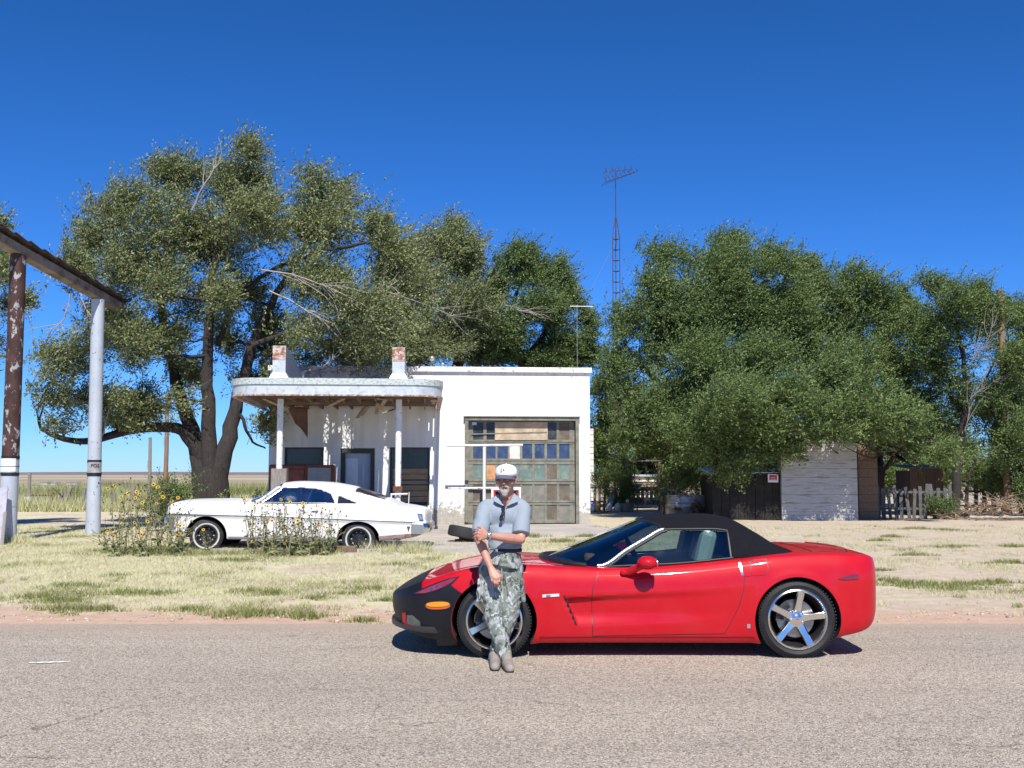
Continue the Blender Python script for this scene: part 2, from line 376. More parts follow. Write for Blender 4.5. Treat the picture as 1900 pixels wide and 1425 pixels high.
tone = np.clip(.68 + .25 * (rng.random(len(Xg)) - .5) - .75 * np.clip(gp * 1.3 - .22 + .12 * (Yg < 15.5), 0, 1), 0, 1)
P = np.stack([Xg, Yg, np.array([gzz(a, b) for a, b in zip(Xg, Yg)]) - .004], 1)
H = (.035 + .05 * rng.random(len(Xg))) * (1 + .5 * np.clip(gp, 0, 1)); W = np.full(len(Xg), .007) * (1 + (Yg - 12) * .05)
tag(blades(P, H, W, .9, tone, rng, 'dry_grass', GRASSM), 'short sun bleached grass of the roadside lawn', 'grass', kind='stuff')
# weed tufts on the shoulder: ground cover
rng = np.random.default_rng(11); PP = []; HH = []; WW = []; TT = []
spots = [(110, 1110, .42, .11), (125, 1125, .4, .12), (185, 1125, .3, .1), (60, 1105, .3, .1), (350, 1125, .3, .1), (440, 1135, .42, .11), (490, 1133, .35, .11), (565, 1138, .3, .14), (670, 1145, .25, .08), (300, 1098, .3, .1), (460, 1095, .3, .1), (505, 1100, .3, .14), (590, 1108, .2, .1), (685, 1090, .4, .1), (640, 1098, .25, .07), (140, 1088, .5, .1), (230, 1098, .4, .1), (720, 1110, .2, .08),
         (1690, 1085, .5, .1), (1740, 1088, .4, .09), (1650, 1080, .3, .09), (1800, 1083, .4, .09), (1850, 1080, .3, .1), (1635, 1062, .2, .07), (1700, 1035, .35, .09), (1630, 1008, .25, .1), (1655, 1000, .3, .1), (1700, 985, .6, .1), (1760, 1020, .5, .08), (1870, 1050, .4, .1), (1880, 1020, .3, .1), (1780, 1090, .5, .06),
         (420, 1045, .4, .08), (980, 1000, .5, .12), (1040, 1010, .5, .12), (1090, 1000, .4, .1), (1110, 985, .4, .1)]
rs = random.Random(8)
for u, v, r_, h_ in spots:
    c = groundpt(u, v, .05); k = int(420 * r_ / .4)
    a = rng.uniform(0, 2 * np.pi, k); q = r_ * np.sqrt(rng.random(k)) * (1 + .5 * np.sin(a * 3 + u)) * .8
    x = c.x + q * np.cos(a) * 1.3; y = c.y + q * np.sin(a) * .8
    PP.append(np.stack([x, y, np.array([gzz(i, j) for i, j in zip(x, y)])], 1)); HH.append(h_ * (.4 + .9 * rng.random(k)) * (1.15 - q / r_ * .5)); WW.append(np.full(k, .012)); TT.append(np.clip(.22 + .3 * (rng.random(k) - .35), 0, 1))
for _ in range(150):
    y = 12.4 + 4 * rs.random(); x = (rs.random() * 2 - 1) * y * .5; k = 45; r_ = .05 + .1 * rs.random()
    a = rng.uniform(0, 2 * np.pi, k); q = r_ * np.sqrt(rng.random(k)); xx = x + q * np.cos(a); yy = y + q * np.sin(a)
    PP.append(np.stack([xx, yy, np.array([gzz(i, j) for i, j in zip(xx, yy)])], 1)); HH.append((.03 + .05 * rs.random()) * (.5 + rng.random(k))); WW.append(np.full(k, .009)); TT.append(np.clip(rs.choice([.3, .75, .8]) + .3 * (rng.random(k) - .5), 0, 1))
tag(blades(np.concatenate(PP), np.concatenate(HH), np.concatenate(WW), .8, np.concatenate(TT), rng, 'weeds', GRASSM), 'low green weed tufts on the sandy road shoulder', 'weeds', kind='stuff')
# bunches of tall bleached grass beside the slab and the posts
PP = []; HH = []; WW = []; TT = []
for u, Y, r_, h_, k, tn in [(772, 20.9, .3, .32, 500, .8), (745, 21.1, .3, .2, 250, .75), (690, 21.2, .25, .28, 160, .7), (728, 21.0, .2, .3, 120, .6), (715, 20.6, .12, .3, 70, .75), (815, 20.5, .3, .1, 200, .7), (-5, 24.6, .5, .35, 900, .8), (22, 24.4, .5, .22, 700, .8), (40, 24.9, .3, .18, 300, .75), (310, 20.6, .6, .2, 900, .35), (270, 20.8, .5, .18, 700, .4), (350, 20.4, .5, .16, 700, .35), (420, 20.7, .5, .16, 600, .35), (550, 20.9, .7, .16, 900, .5), (480, 20.7, .6, .15, 700, .45), (600, 20.8, .4, .15, 400, .55), (240, 21.5, .6, .15, 500, .5)]:
    c = on(u, Y); a = rng.uniform(0, 2 * np.pi, k); q = r_ * np.sqrt(rng.random(k)); x = c.x + q * np.cos(a); y = c.y + q * np.sin(a) * .6
    PP.append(np.stack([x, y, np.array([gzz(i, j) for i, j in zip(x, y)])], 1)); HH.append(h_ * (.4 + .8 * rng.random(k))); WW.append(np.full(k, .010)); TT.append(np.clip(tn + .35 * (rng.random(k) - .5), 0, 1))
tag(blades(np.concatenate(PP), np.concatenate(HH), np.concatenate(WW), .7, np.concatenate(TT), rng, 'tall_grass', GRASSM), 'taller straw and green grass round the posts and old coupe', 'grass', kind='stuff')
# field grass beyond the yard
n = 70000; Yf = 44 + 70 * rng.random(n) ** 1.3; Xf = -Yf * (.12 + .42 * rng.random(n)); fn = vnoise(Xf, Yf, .12, 4)
tone = np.clip(.56 + .3 * (rng.random(n) - .5) - .9 * np.clip(fn - .05, 0, 1), 0, 1)
P = np.stack([Xf, Yf, np.full(n, .09)], 1); k_ = (.45 + .5 * rng.random(n)) * (1 + .6 * fn)
tag(blades(P, np.maximum(.15, k_), np.full(n, .045), .5, tone, rng, 'field_grass', GRASSM), 'tan prairie grass of the field behind the yard fence', 'grass', kind='stuff')

# small stones along the edge of the road
rs = random.Random(21); mb = MB()
for k in range(900):
    y = 12.0 + abs(rs.gauss(0, .8)); x = rs.uniform(-7.5, 8.5); r_ = rs.choice([.008, .010, .014, .02]) * rs.uniform(.7, 1.3)
    mb.ball((x, y, gzz(x, y) + r_ * .3), (r_ * rs.uniform(.8, 1.5), r_ * rs.uniform(.8, 1.3), r_ * .75), 6, 4, Matrix.Rotation(rs.random() * 6, 3, 'Z'))
tag(mb.build('gravel', pm('verge_stones', (.42, .33, .27), .9, var=.4, vs=9), None, 60), 'loose stones along the sandy edge of the road', 'gravel', kind='stuff')
# ---------------------------------------------------------------- trees
BARK = pm('crown_shaded_bark', (.042, .035, .031), .95, var=.35, vs=7, st=(3, 3, .7), bs=14, bstr=.9, bd=.04)  # bark colour lowered to include the shade of the crowns
DEADW = pm('bleached_dead_wood', (.36, .32, .285), .9, var=.2, vs=10)
LEAF_A = leafmat('olive_elm_leaves', [(0, (.095, .12, .05)), (.4, (.185, .215, .095)), (.75, (.285, .31, .145)), (1, (.41, .42, .24))], .16)
LEAF_B = leafmat('green_elm_leaves', [(0, (.055, .09, .03)), (.45, (.115, .17, .055)), (.8, (.19, .25, .085)), (1, (.32, .36, .16))], .12)
def wob(a, b, n, amp, rr):
    a = Vector(a); b = Vector(b); L = (b - a).length; out = []; o1 = Vector((rr.gauss(0, 1), rr.gauss(0, 1), rr.gauss(0, .6)))
    for i in range(n + 1):
        t = i / n; o = o1 * amp * L * math.sin(math.pi * t) + Vector((rr.gauss(0, 1), rr.gauss(0, 1), rr.gauss(0, 1))) * amp * .25 * L * (0 < i < n)
        out.append(a.lerp(b, t) + o)
    return out
def leaves(name, blobs, mat, parent, rng, dens=1.0, size=.13, wind=(.75, 0, .25), droop=.15, m=16, loc=Vector()):
    """blobs: (centre, (rx,ry,rz)); sprays of leaf faces through each clump, denser in its outer part"""
    allV = []; allT = []
    for c, r in blobs:
        vol = (r[0] * r[2] + r[0] * r[1] + r[1] * r[2]) / 3
        ns = int(370 * vol * dens) + 12
        d = rng.normal(size=(ns, 3)); d /= np.linalg.norm(d, axis=1)[:, None]
        lump = np.array([noise.noise(Vector(e) * 2.3 + Vector(c)) for e in d])
        whip = rng.random(ns) > .76
        q = rng.random(ns) ** (1 / 2.0) * (.84 + .85 * lump) + whip * .30 * rng.random(ns)
        P = np.array(c) + d * np.array(r) * q[:, None]
        # holes: sprays thin out where a coarse noise is low
        nv = np.array([noise.noise(Vector(p) * 1.25) for p in P]); ok = nv > -.10 - .22 * rng.random(ns); P = P[ok]; d = d[ok]; whip = whip[ok]; ns = len(P)
        if ns == 0: continue
        D = d * .75 + np.array(wind) + rng.normal(size=(ns, 3)) * .35; D /= np.linalg.norm(D, axis=1)[:, None]
        L = (.3 + .5 * rng.random(ns) * min(1.4, max(r) / 1.2)) * (1 + (.3 + .6 * (d[:, 2] > .25)) * whip)
        D[whip] += np.array((.2, 0, .55)); D /= np.linalg.norm(D, axis=1)[:, None]
        t = (np.arange(m) / m)[None, :] + rng.random((ns, m)) * .06
        C = P[:, None, :] + D[:, None, :] * (L[:, None] * t)[:, :, None]
        C[:, :, 2] -= droop * (L[:, None] * t ** 2)
        C += rng.normal(size=C.shape) * np.where(whip, .028, .05)[:, None, None]
        C = C.reshape(-1, 3); N = len(C)
        ax = np.repeat(D, m, 0) * .95 + rng.normal(size=(N, 3)) * .5; ax /= np.linalg.norm(ax, axis=1)[:, None]
        nn = rng.normal(size=(N, 3)) + np.array((0, -.15, .55)); sd_ = np.cross(ax, nn); sd_ /= np.linalg.norm(sd_, axis=1)[:, None] + 1e-9
        s = size * .66 * (.55 + .8 * rng.random(N))
        a = ax * s[:, None] * .5; b = sd_ * s[:, None] * .23
        V = np.stack([C - a, C + b - a * .1, C + a, C - b - a * .1], 1).reshape(-1, 3)
        # the twig of each spray
        e = P + D * L[:, None]; e[:, 2] -= droop * L; sw_ = np.cross(D, rng.normal(size=(ns, 3))); sw_ *= (.007 / (np.linalg.norm(sw_, axis=1) + 1e-9))[:, None]; md = (P + e) / 2; md[:, 2] += droop * L * .25
        allV.append(np.stack([P, md + sw_, e, md - sw_], 1).reshape(-1, 3))
        base = np.repeat(.5 + .32 * (rng.random(ns) - .5), m) + .16 * rng.normal(size=N); allV.append(V); allT.append(np.zeros(ns)); allT.append(np.clip(base, 0, 1))
    V = np.concatenate(allV) - np.array(loc)
    return link(name, fastmesh(name, V, 4, np.concatenate(allT)), parent, [mat])
DEADG = pm('grey_bare_twigs', (.20, .18, .165), .9, var=.2, vs=10)
def tree(name, label, base, stems, blobs, mat, seed, dens=1.0, size=.13, dead=(), group=None, r0=.4, zoff=0):
    """base: point; stems: list of (list of points, r_start, r_end); blobs: (u,v,ru,rv,Y)"""
    rr = random.Random(seed); rng = np.random.default_rng(seed)
    root = empty(name, base, 0, label, 'tree', group); base = Vector(base)
    mb = MB(); B = []; pts = []
    for ps, ra, rb in stems:
        ps = [Vector(p) for p in ps]; fine = []
        for i in range(len(ps) - 1):
            for k in range(4):
                t = k / 4; p0 = ps[max(i - 1, 0)]; p1 = ps[i]; p2 = ps[i + 1]; p3 = ps[min(i + 2, len(ps) - 1)]
                fine.append(.5 * ((2 * p1) + (p2 - p0) * t + (2 * p0 - 5 * p1 + 4 * p2 - p3) * t * t + (3 * p1 - p0 - 3 * p2 + p3) * t ** 3) + Vector((rr.gauss(0, 1), rr.gauss(0, 1), 0)) * .03)
        fine.append(ps[-1]); k = len(fine)
        rad = [ra + (rb - ra) * (i / (k - 1)) ** .8 for i in range(k)]
        mb.tube([p - base for p in fine], rad, 9)
        for i, p in enumerate(fine):
            if i > k * .25: pts.append((p, rad[i]))
    for u, v, ru, rv, Y in blobs:
        Y += rr.uniform(-.8, .8); c = at(u, v, Y); k = Y / F; rx = ru * k; rz = rv * k
        # a clump is several smaller overlapping ones so that its outline breaks up
        nsub = 5
        for _ in range(nsub):
            o = Vector((rr.uniform(-.55, .55) * rx, rr.uniform(-.6, .6) * rx, rr.uniform(-.5, .55) * rz)); s = rr.uniform(.5, .78)
            B.append((c + o, (rx * s, rx * s * 1.05, rz * s)))
        j = min(range(len(pts)), key=lambda i: (pts[i][0] - c).length + max(0, pts[i][0].z - c.z) * .8) if pts else None
        if j is not None:
            p, r_ = pts[j]; e = c + Vector((0, 0, -.1 * rz)); r1 = min(r_ * .55, .03 + .022 * (e - p).length)
            path = wob(p, e, 6, .09, rr); mb.tube([q - base for q in path], [r1 * (1 - .75 * i / 6) for i in range(7)], 6)
            for _ in range(7):
                t0 = path[rr.randint(2, 6)]; e2 = c + Vector((rr.uniform(-1, 1) * rx, rr.uniform(-1, 1) * rx, rr.uniform(-.9, .9) * rz)) * .95
                pp = wob(t0, e2, 4, .1, rr); mb.tube([q - base for q in pp], [max(.008, r1 * .3 * (1 - .8 * i / 4)) for i in range(5)], 4)
    mb.build('trunk', BARK, root, 50)
    leaves('crown', B, mat, root, rng, dens, size, loc=base)
    if dead:
        for a, b, n_, sp in dead:
            db = MB(); a = Vector(a); b = Vector(b)
            path = wob(a, b, 6, .06, rr); db.tube([q - base for q in path], [(.020 if seed != 21 else .010) * (1 - .8 * i / 6) + .004 for i in range(7)], 5)
            for _ in range(n_):
                s = path[rr.randint(1, 5)]; e = s + (b - a) * rr.uniform(.2, .6) + Vector((rr.gauss(0, sp), rr.gauss(0, sp * .5), rr.gauss(0, sp)))
                db.tube([q - base for q in wob(s, e, 4, .08, rr)], [.012, .010, .008, .006, .004], 4)
            db.build('dead_branch', DEADW if seed != 21 else DEADG, root, 50)
    return root
def S(lst, Y0, Y1=None):
    n = len(lst); Y1 = Y0 if Y1 is None else Y1
    return [at(u, v, Y0 + (Y1 - Y0) * i / max(1, n - 1)) for i, (u, v) in enumerate(lst)]
YL = 31.0; b0 = on(388, YL)
tree('elm_tree', 'largest olive elm tree with a thick forked trunk behind the white coupe', b0,
     [([b0 + Vector((0, 0, -.1)), at(390, 940, YL), at(390, 868, YL)], .57, .50),
      (S([(378, 905), (362, 820), (335, 730), (312, 640), (296, 540), (290, 450)], YL, YL + .8), .29, .06),
      (S([(392, 900), (386, 790), (384, 690), (392, 560), (410, 430), (450, 330)], YL, YL - .5), .27, .05),
      (S([(402, 905), (425, 810), (440, 740), (470, 640), (515, 545), (570, 450)], YL, YL + .5), .30, .06),
      (S([(372, 850), (340, 800), (290, 793), (235, 800), (170, 818), (120, 815), (75, 795)], YL, YL - 1.5), .2, .06),
      (S([(440, 745), (455, 790), (470, 820), (492, 832)], YL, YL + .5), .07, .02),
      (S([(400, 640), (440, 560), (500, 505), (590, 470), (680, 450)], YL, YL - 1), .09, .04),
      (S([(470, 640), (560, 610), (660, 600), (740, 585)], YL, YL + 1), .09, .03)],
     [(462, 285, 42, 36, 31), (430, 330, 75, 55, 31), (330, 345, 62, 48, 31), (300, 310, 30, 28, 31), (250, 385, 75, 55, 31), (180, 430, 55, 55, 31), (140, 500, 45, 50, 30.5), (320, 430, 95, 65, 30), (430, 420, 90, 60, 30.5), (215, 500, 75, 60, 30), (300, 530, 75, 60, 30),
      (590, 355, 48, 42, 31.5), (620, 420, 80, 60, 31.5), (540, 420, 60, 50, 31.5), (590, 500, 95, 60, 31), (690, 450, 65, 55, 32), (660, 560, 100, 65, 31), (740, 540, 70, 70, 32), (590, 620, 75, 45, 30.5), (690, 640, 80, 38, 31),
      (190, 600, 70, 45, 30), (120, 660, 60, 40, 29.5), (80, 730, 38, 28, 29), (250, 640, 75, 45, 30), (340, 630, 60, 45, 30), (400, 540, 45, 45, 30), (170, 740, 75, 32, 29.5), (260, 745, 60, 30, 30), (330, 730, 40, 30, 30.5), (470, 700, 38, 35, 31.5), (560, 665, 60, 32, 32.5), (640, 665, 60, 26, 33), (500, 650, 40, 40, 32.5), (390, 470, 60, 60, 31.5), (470, 380, 55, 50, 31.5), (475, 800, 24, 34, 31.5), (430, 630, 42, 48, 32.6), (355, 575, 45, 45, 32), (455, 545, 40, 36, 32.6), (455, 715, 32, 30, 32.4), (340, 690, 36, 30, 31.8), (110, 790, 45, 18, 29.5), (490, 610, 45, 50, 31.5), (215, 780, 60, 20, 29.5)],
     LEAF_A, 3, .82, .125,
     dead=[(at(480, 500, 29.5), at(625, 550, 29), 12, .35), (at(500, 540, 29.5), at(600, 600, 29), 10, .3), (at(355, 390, 29.3), at(410, 300, 29.3), 5, .25), (at(640, 560, 30), at(740, 520, 30), 10, .35), (at(130, 545, 29.5), at(85, 620, 29.5), 8, .3), (at(150, 535, 29.4), at(170, 590, 29.4), 5, .2), (at(600, 680, 30), at(650, 640, 30), 4, .2), (at(185, 815, 29), at(205, 730, 29), 5, .15)])
b1 = Vector((at(815, 900, 44).x, 44, .1))
tree('elm_tree', 'olive elm crown rising behind the roof, left of its two neighbours there', b1,
     [([b1, at(845, 690, 44), at(880, 620, 44), at(905, 580, 44)], .3, .15), (S([(860, 660), (800, 600), (780, 520), (830, 440)], 44), .25, .06)],
     [(835, 430, 38, 30, 44), (795, 470, 60, 45, 44), (850, 480, 45, 45, 44), (770, 550, 75, 65, 43), (850, 570, 65, 60, 43.5), (720, 620, 65, 45, 42), (800, 640, 75, 40, 43), (730, 500, 40, 50, 44), (880, 640, 50, 45, 44.5), (760, 660, 60, 30, 44), (660, 640, 70, 40, 43), (865, 500, 40, 45, 45)],
     LEAF_A, 7, .95, .14, dead=[(at(770, 560, 41), at(850, 590, 41), 12, .5), (at(700, 560, 41), at(720, 490, 41), 6, .4)])
b2 = Vector((at(975, 900, 46).x, 46, .1))
tree('elm_tree', 'wind swept elm crown above the right end of the white garage', b2,
     [([b2, at(970, 690, 46), at(950, 610, 46), at(960, 540, 46)], .22, .08), (S([(965, 680), (1010, 620), (1040, 560)], 46), .2, .05)],
     [(985, 480, 50, 28, 46), (960, 510, 55, 40, 46), (1030, 515, 50, 38, 46), (910, 540, 38, 42, 46), (1060, 560, 32, 40, 46), (1000, 580, 65, 50, 45), (930, 620, 60, 50, 45), (1040, 640, 55, 38, 45.5), (1000, 670, 70, 20, 46), (1085, 655, 28, 30, 46.5), (900, 660, 60, 28, 46), (1060, 660, 50, 30, 47), (880, 560, 40, 50, 46.5), (1085, 600, 20, 35, 46.5)],
     LEAF_B, 9, .95, .14, dead=[(at(930, 565, 43), at(1020, 590, 43), 9, .4)])
b3 = Vector((at(1335, 960, 39).x, 39, .1))
tree('elm_tree', 'broad dark green elm tree leaning over the yard gate and rusty tank', b3,
     [([b3, at(1340, 880, 39), at(1330, 790, 39), at(1300, 690, 39), at(1310, 580, 39)], .4, .1), (S([(1330, 800), (1260, 740), (1200, 690), (1160, 640)], 39, 38), .2, .05), (S([(1335, 790), (1400, 700), (1440, 600)], 39, 38.5), .22, .05), (S([(1340, 850), (1400, 810), (1440, 790)], 39, 36.5), .1, .03)],
     [(1235, 485, 50, 32, 39), (1350, 460, 48, 34, 39), (1320, 500, 80, 45, 39), (1420, 490, 55, 38, 39), (1200, 545, 60, 50, 38.5), (1290, 570, 95, 60, 38), (1410, 560, 85, 55, 38.5), (1150, 600, 36, 42, 39), (1190, 650, 65, 60, 38), (1290, 660, 90, 60, 37.5), (1400, 650, 85, 60, 38), (1145, 690, 36, 55, 38.5), (1180, 750, 65, 50, 37.5), (1270, 745, 80, 55, 37), (1380, 740, 75, 55, 38), (1140, 800, 36, 40, 37.5), (1210, 815, 65, 35, 37.5), (1290, 820, 65, 40, 37.5), (1400, 810, 68, 42, 35.5), (1380, 850, 60, 35, 35.5), (1440, 790, 45, 32, 35.3), (1350, 870, 36, 25, 36), (1465, 830, 25, 25, 35.0), (1330, 790, 70, 45, 34.5), (1260, 800, 60, 40, 34.8), (1350, 740, 70, 50, 34.5), (1190, 780, 50, 45, 36), (1430, 740, 60, 50, 34.2), (1410, 605, 100, 45, 40), (1300, 620, 90, 40, 40), (1240, 610, 60, 50, 40)],
     LEAF_B, 12, 1.05, .125)
b4 = Vector((at(1625, 960, 41).x, 41, .1))
tree('elm_tree', 'tall elm tree behind the white shed, with its trunk at the shed corner', b4,
     [([b4, at(1625, 870, 41), at(1632, 800, 41), at(1610, 700, 41), at(1590, 580, 41)], .33, .08), (S([(1630, 830), (1570, 760), (1540, 660)], 41), .18, .05), (S([(1632, 800), (1660, 720), (1650, 600)], 41), .16, .04)],
     [(1495, 510, 38, 30, 41), (1500, 555, 60, 50, 41), (1570, 530, 42, 36, 41), (1630, 540, 45, 36, 41), (1590, 590, 75, 55, 40.5), (1500, 640, 60, 60, 40), (1610, 670, 60, 60, 40), (1540, 700, 70, 60, 39.5), (1480, 740, 45, 45, 39.5), (1620, 750, 60, 50, 39.5), (1530, 775, 70, 32, 39), (1660, 700, 30, 50, 40.5), (1600, 815, 55, 20, 40), (1660, 790, 40, 35, 40), (1560, 745, 55, 40, 36), (1520, 770, 60, 36, 34.2), (1590, 770, 60, 38, 34), (1640, 790, 45, 30, 34.5), (1560, 700, 70, 50, 34.5), (1500, 800, 40, 18, 33.9), (1560, 803, 46, 16, 33.8), (1675, 800, 55, 40, 34.6), (1715, 840, 45, 30, 34.8), (1640, 780, 45, 30, 34.4), (1530, 605, 70, 45, 41.5), (1650, 620, 40, 45, 41.5), (1660, 560, 28, 36, 41.5), (1695, 600, 34, 40, 42), (1690, 670, 36, 50, 42), (1690, 740, 36, 45, 42), (1470, 590, 40, 50, 41.5)],
     LEAF_B, 15, 1.05, .13)
b5 = Vector((at(1772, 965, 38).x, 38, .1))
tree('elm_tree', 'ragged elm tree with bare grey twigs at the end of the slat fence', b5,
     [([b5, at(1775, 880, 38), at(1785, 790, 38), at(1790, 690, 38), at(1770, 590, 38)], .2, .05), (S([(1780, 820), (1830, 700), (1860, 620)], 38.6), .07, .02), (S([(1775, 900), (1790, 930), (1800, 880), (1815, 850)], 38), .06, .03)],
     [(1725, 530, 38, 22, 38), (1800, 545, 48, 28, 38), (1755, 580, 60, 38, 38), (1830, 590, 45, 40, 38), (1715, 630, 45, 42, 38.5), (1770, 660, 60, 55, 38), (1720, 700, 50, 45, 38.5), (1780, 750, 60, 45, 38), (1705, 770, 42, 40, 38.5), (1750, 820, 45, 25, 38.5), (1690, 810, 45, 25, 39)],
     LEAF_B, 21, .9, .125, dead=[(at(1795, 680, 36.5), at(1850, 590, 36.5), 20, .35), (at(1800, 740, 36.5), at(1880, 690, 36.5), 12, .3), (at(1790, 800, 36.5), at(1830, 700, 36.5), 8, .3)])
b6 = Vector((at(1905, 965, 39).x, 39, .1))
tree('elm_tree', 'elm tree at the right edge of the view, leaves reaching the ground', b6,
     [([b6, at(1900, 850, 39), at(1890, 750, 39), at(1880, 640, 39)], .2, .06)],
     [(1870, 575, 40, 22, 39.5), (1905, 600, 45, 45, 39), (1860, 650, 45, 45, 39), (1920, 700, 55, 60, 38.5), (1870, 740, 45, 50, 38.5), (1900, 810, 55, 50, 38.5), (1850, 820, 45, 40, 38.5), (1890, 880, 50, 42, 38.5), (1840, 880, 30, 35, 39), (1920, 900, 35, 45, 38.5), (1960, 800, 60, 120, 39), (1885, 675, 40, 34, 36.4), (1865, 735, 42, 40, 36.4), (1890, 800, 45, 42, 36.3), (1865, 850, 40, 36, 36.4), (1895, 890, 40, 40, 36.6)],
     LEAF_B, 23, 1.1, .125)
b7 = on(-150, 30)
tree('elm_tree', 'elm tree at the left edge of the view, behind the rusty post', b7,
     [([b7, at(-140, 800, 30), at(-110, 600, 30), at(-60, 480, 30)], .4, .08)],
     [(-5, 425, 26, 26, 30), (-40, 470, 45, 45, 30), (0, 500, 22, 30, 30), (-20, 560, 36, 30, 30), (10, 560, 18, 16, 30), (-100, 520, 70, 90, 30), (45, 560, 14, 16, 30), (-60, 650, 50, 60, 30)],
     LEAF_A, 25, 1.0, .125)
b8 = Vector((at(1700, 960, 52).x, 52, .1))
tree('elm_tree', 'dark far elm seen through the gap above the slat fence', b8,
     [([b8, at(1690, 800, 52), at(1680, 700, 52)], .3, .1)],
     [(1700, 860, 60, 25, 52), (1660, 830, 50, 30, 52), (1720, 800, 50, 40, 52), (1640, 900, 30, 20, 52), (1560, 840, 80, 60, 52), (1780, 840, 60, 50, 52), (1700, 890, 60, 30, 51), (1640, 885, 50, 30, 51), (1780, 895, 60, 28, 51), (1860, 880, 60, 40, 51), (1740, 860, 50, 30, 51)],
     LEAF_B, 27, .9, .16)
b9 = Vector((at(1180, 900, 50).x, 50, .1))
tree('elm_tree', 'far elm filling the shade behind the yard gate', b9,
     [([b9, at(1200, 800, 50), at(1210, 720, 50)], .4, .1)],
     [(1120, 720, 50, 40, 50), (1180, 780, 80, 60, 50), (1260, 800, 80, 60, 50), (1340, 820, 80, 60, 50), (1440, 840, 80, 60, 50), (1120, 800, 40, 50, 50), (1300, 870, 90, 40, 50), (1110, 835, 30, 40, 49), (1140, 865, 50, 35, 50), (1210, 860, 60, 30, 52), (1400, 880, 90, 40, 50)],
     LEAF_B, 29, .9, .16)
# shrubs
def shrub(name, label, u, Y, w_, h_, n, mat, seed, group=None, size=.09, dens=1.6):
    p = on(u, Y); root = empty(name, p, 0, label, 'shrub', group); rr = random.Random(seed); B = []; mb = MB()
    for i in range(n):
        c = p + Vector((rr.uniform(-.5, .5) * w_, rr.uniform(-.3, .3) * w_, h_ * rr.uniform(.2, .85))); r_ = rr.uniform(.16, .3) * min(w_, h_)
        B.append((c, (r_, r_, r_ * 1.1))); mb.tube([q - p for q in wob(p, c, 4, .06, rr)], [.02, .017, .014, .011, .008], 5)
    mb.build('stem', WOODB, root, 50); leaves('foliage', B, mat, root, np.random.default_rng(seed), dens, size, wind=(.2, 0, .5), m=12, loc=p); return root
shrub('shrub', 'dark leafy shrub left of the thick forked trunk', 325, 29, 1.1, 1.55, 14, LEAF_B, 31)
shrub('shrub', 'thin pale shrub right of the thick forked trunk', 455, 29.5, .9, 1.0, 6, LEAF_A, 32, dens=.9)
shrub('shrub', 'tall climbing bush in front of the yard pickets', 1145, 45, 1.5, 1.75, 16, LEAF_B, 33, dens=1.8)
shrub('shrub', 'slim vine grown up the stakes beside the yard gate', 1154, 45.2, .35, 2.5, 10, LEAF_B, 34)
shrub('shrub', 'weedy plants growing out of the rusty tank', 1262, 38.6, 1.8, 1.7, 8, LEAF_B, 35, dens=1.0)
shrub('shrub', 'dark shrub at the right foot of the slat fence', 1742, 36.9, .75, .6, 9, LEAF_B, 36)
# ---------------------------------------------------------------- old filling station
YAW = R(4.6); SC, SS = math.cos(YAW), math.sin(YAW); SR = Vector((at(497, 930, 31.4).x, 31.4, .16))
def bx(u, dy=0.0, z=1.6):
    a = (u - 950) / F; k = (SR.y + dy * SC) * math.cos(TH) + (z - CAMZ) * math.sin(TH)
    return (a * k - SR.x + dy * SS) / (SC - a * SS * math.cos(TH))
def bz(v, x=5, dy=0.0):
    return at(950, v, SR.y + x * SS + dy * SC).z - SR.z
def painted_wall():
    m, nt, b = newmat('flaking_painted_masonry'); p = pos(nt)
    sx = nt.nodes.new('ShaderNodeSeparateXYZ'); nt.links.new(p, sx.inputs[0]); z = sx.outputs[2]
    cb = nt.nodes.new('ShaderNodeCombineXYZ'); nt.links.new(mth(nt, 'ADD', sx.outputs[0], sx.outputs[1]), cb.inputs[0]); nt.links.new(z, cb.inputs[1])
    br = nd(nt, 'TexBrick', Scale=1.0); br.inputs['Brick Width'].default_value = .42; br.inputs['Row Height'].default_value = .205; br.inputs['Mortar Size'].default_value = .012; br.inputs['Mortar Smooth'].default_value = .6
    nt.links.new(cb.outputs[0], br.inputs['Vector'])
    c = ramp(nt, nz(nt, p, 1.3, 5, .6), [(.3, (.70, .69, .66)), (.6, (.80, .80, .78))])
    low = nt.nodes.new('ShaderNodeMapRange'); low.inputs[1].default_value = .95; low.inputs[2].default_value = .05; nt.links.new(z, low.inputs[0])
    hi = nt.nodes.new('ShaderNodeMapRange'); hi.inputs[1].default_value = 4.05; hi.inputs[2].default_value = 4.75; hi.inputs[4].default_value = .42; nt.links.new(z, hi.inputs[0])
    q = mth(nt, 'ADD', mth(nt, 'MULTIPLY', low.outputs[0], .34), mth(nt, 'ADD', mth(nt, 'MULTIPLY', hi.outputs[0], .3), nz(nt, p, 6.5, 8, .72)))
    peel = ramp(nt, q, [(.665, (0, 0, 0)), (.69, (1, 1, 1))])
    c = mix(nt, peel, c, ramp(nt, nz(nt, p, 9, 5, .7), [(.3, (.30, .29, .235)), (.6, (.46, .42, .36)), (.75, (.33, .22, .18))]))
    st = nz(nt, stretch(nt, p, (4, 4, .25)), 1.0, 4, .6); c = mix(nt, .25, c, ramp(nt, st, [(.35, (.5, .46, .40)), (.58, (1, 1, 1))]), 'MULTIPLY')
    nt.links.new(c, b.inputs['Base Color']); b.inputs['Roughness'].default_value = .8
    bump(nt, b, mth(nt, 'ADD', mth(nt, 'MULTIPLY', br.outputs['Fac'], -.5), mth(nt, 'ADD', nz(nt, p, 40, 4), mth(nt, 'MULTIPLY', peel, -.6))), .35, .012); return m
WALL = painted_wall()
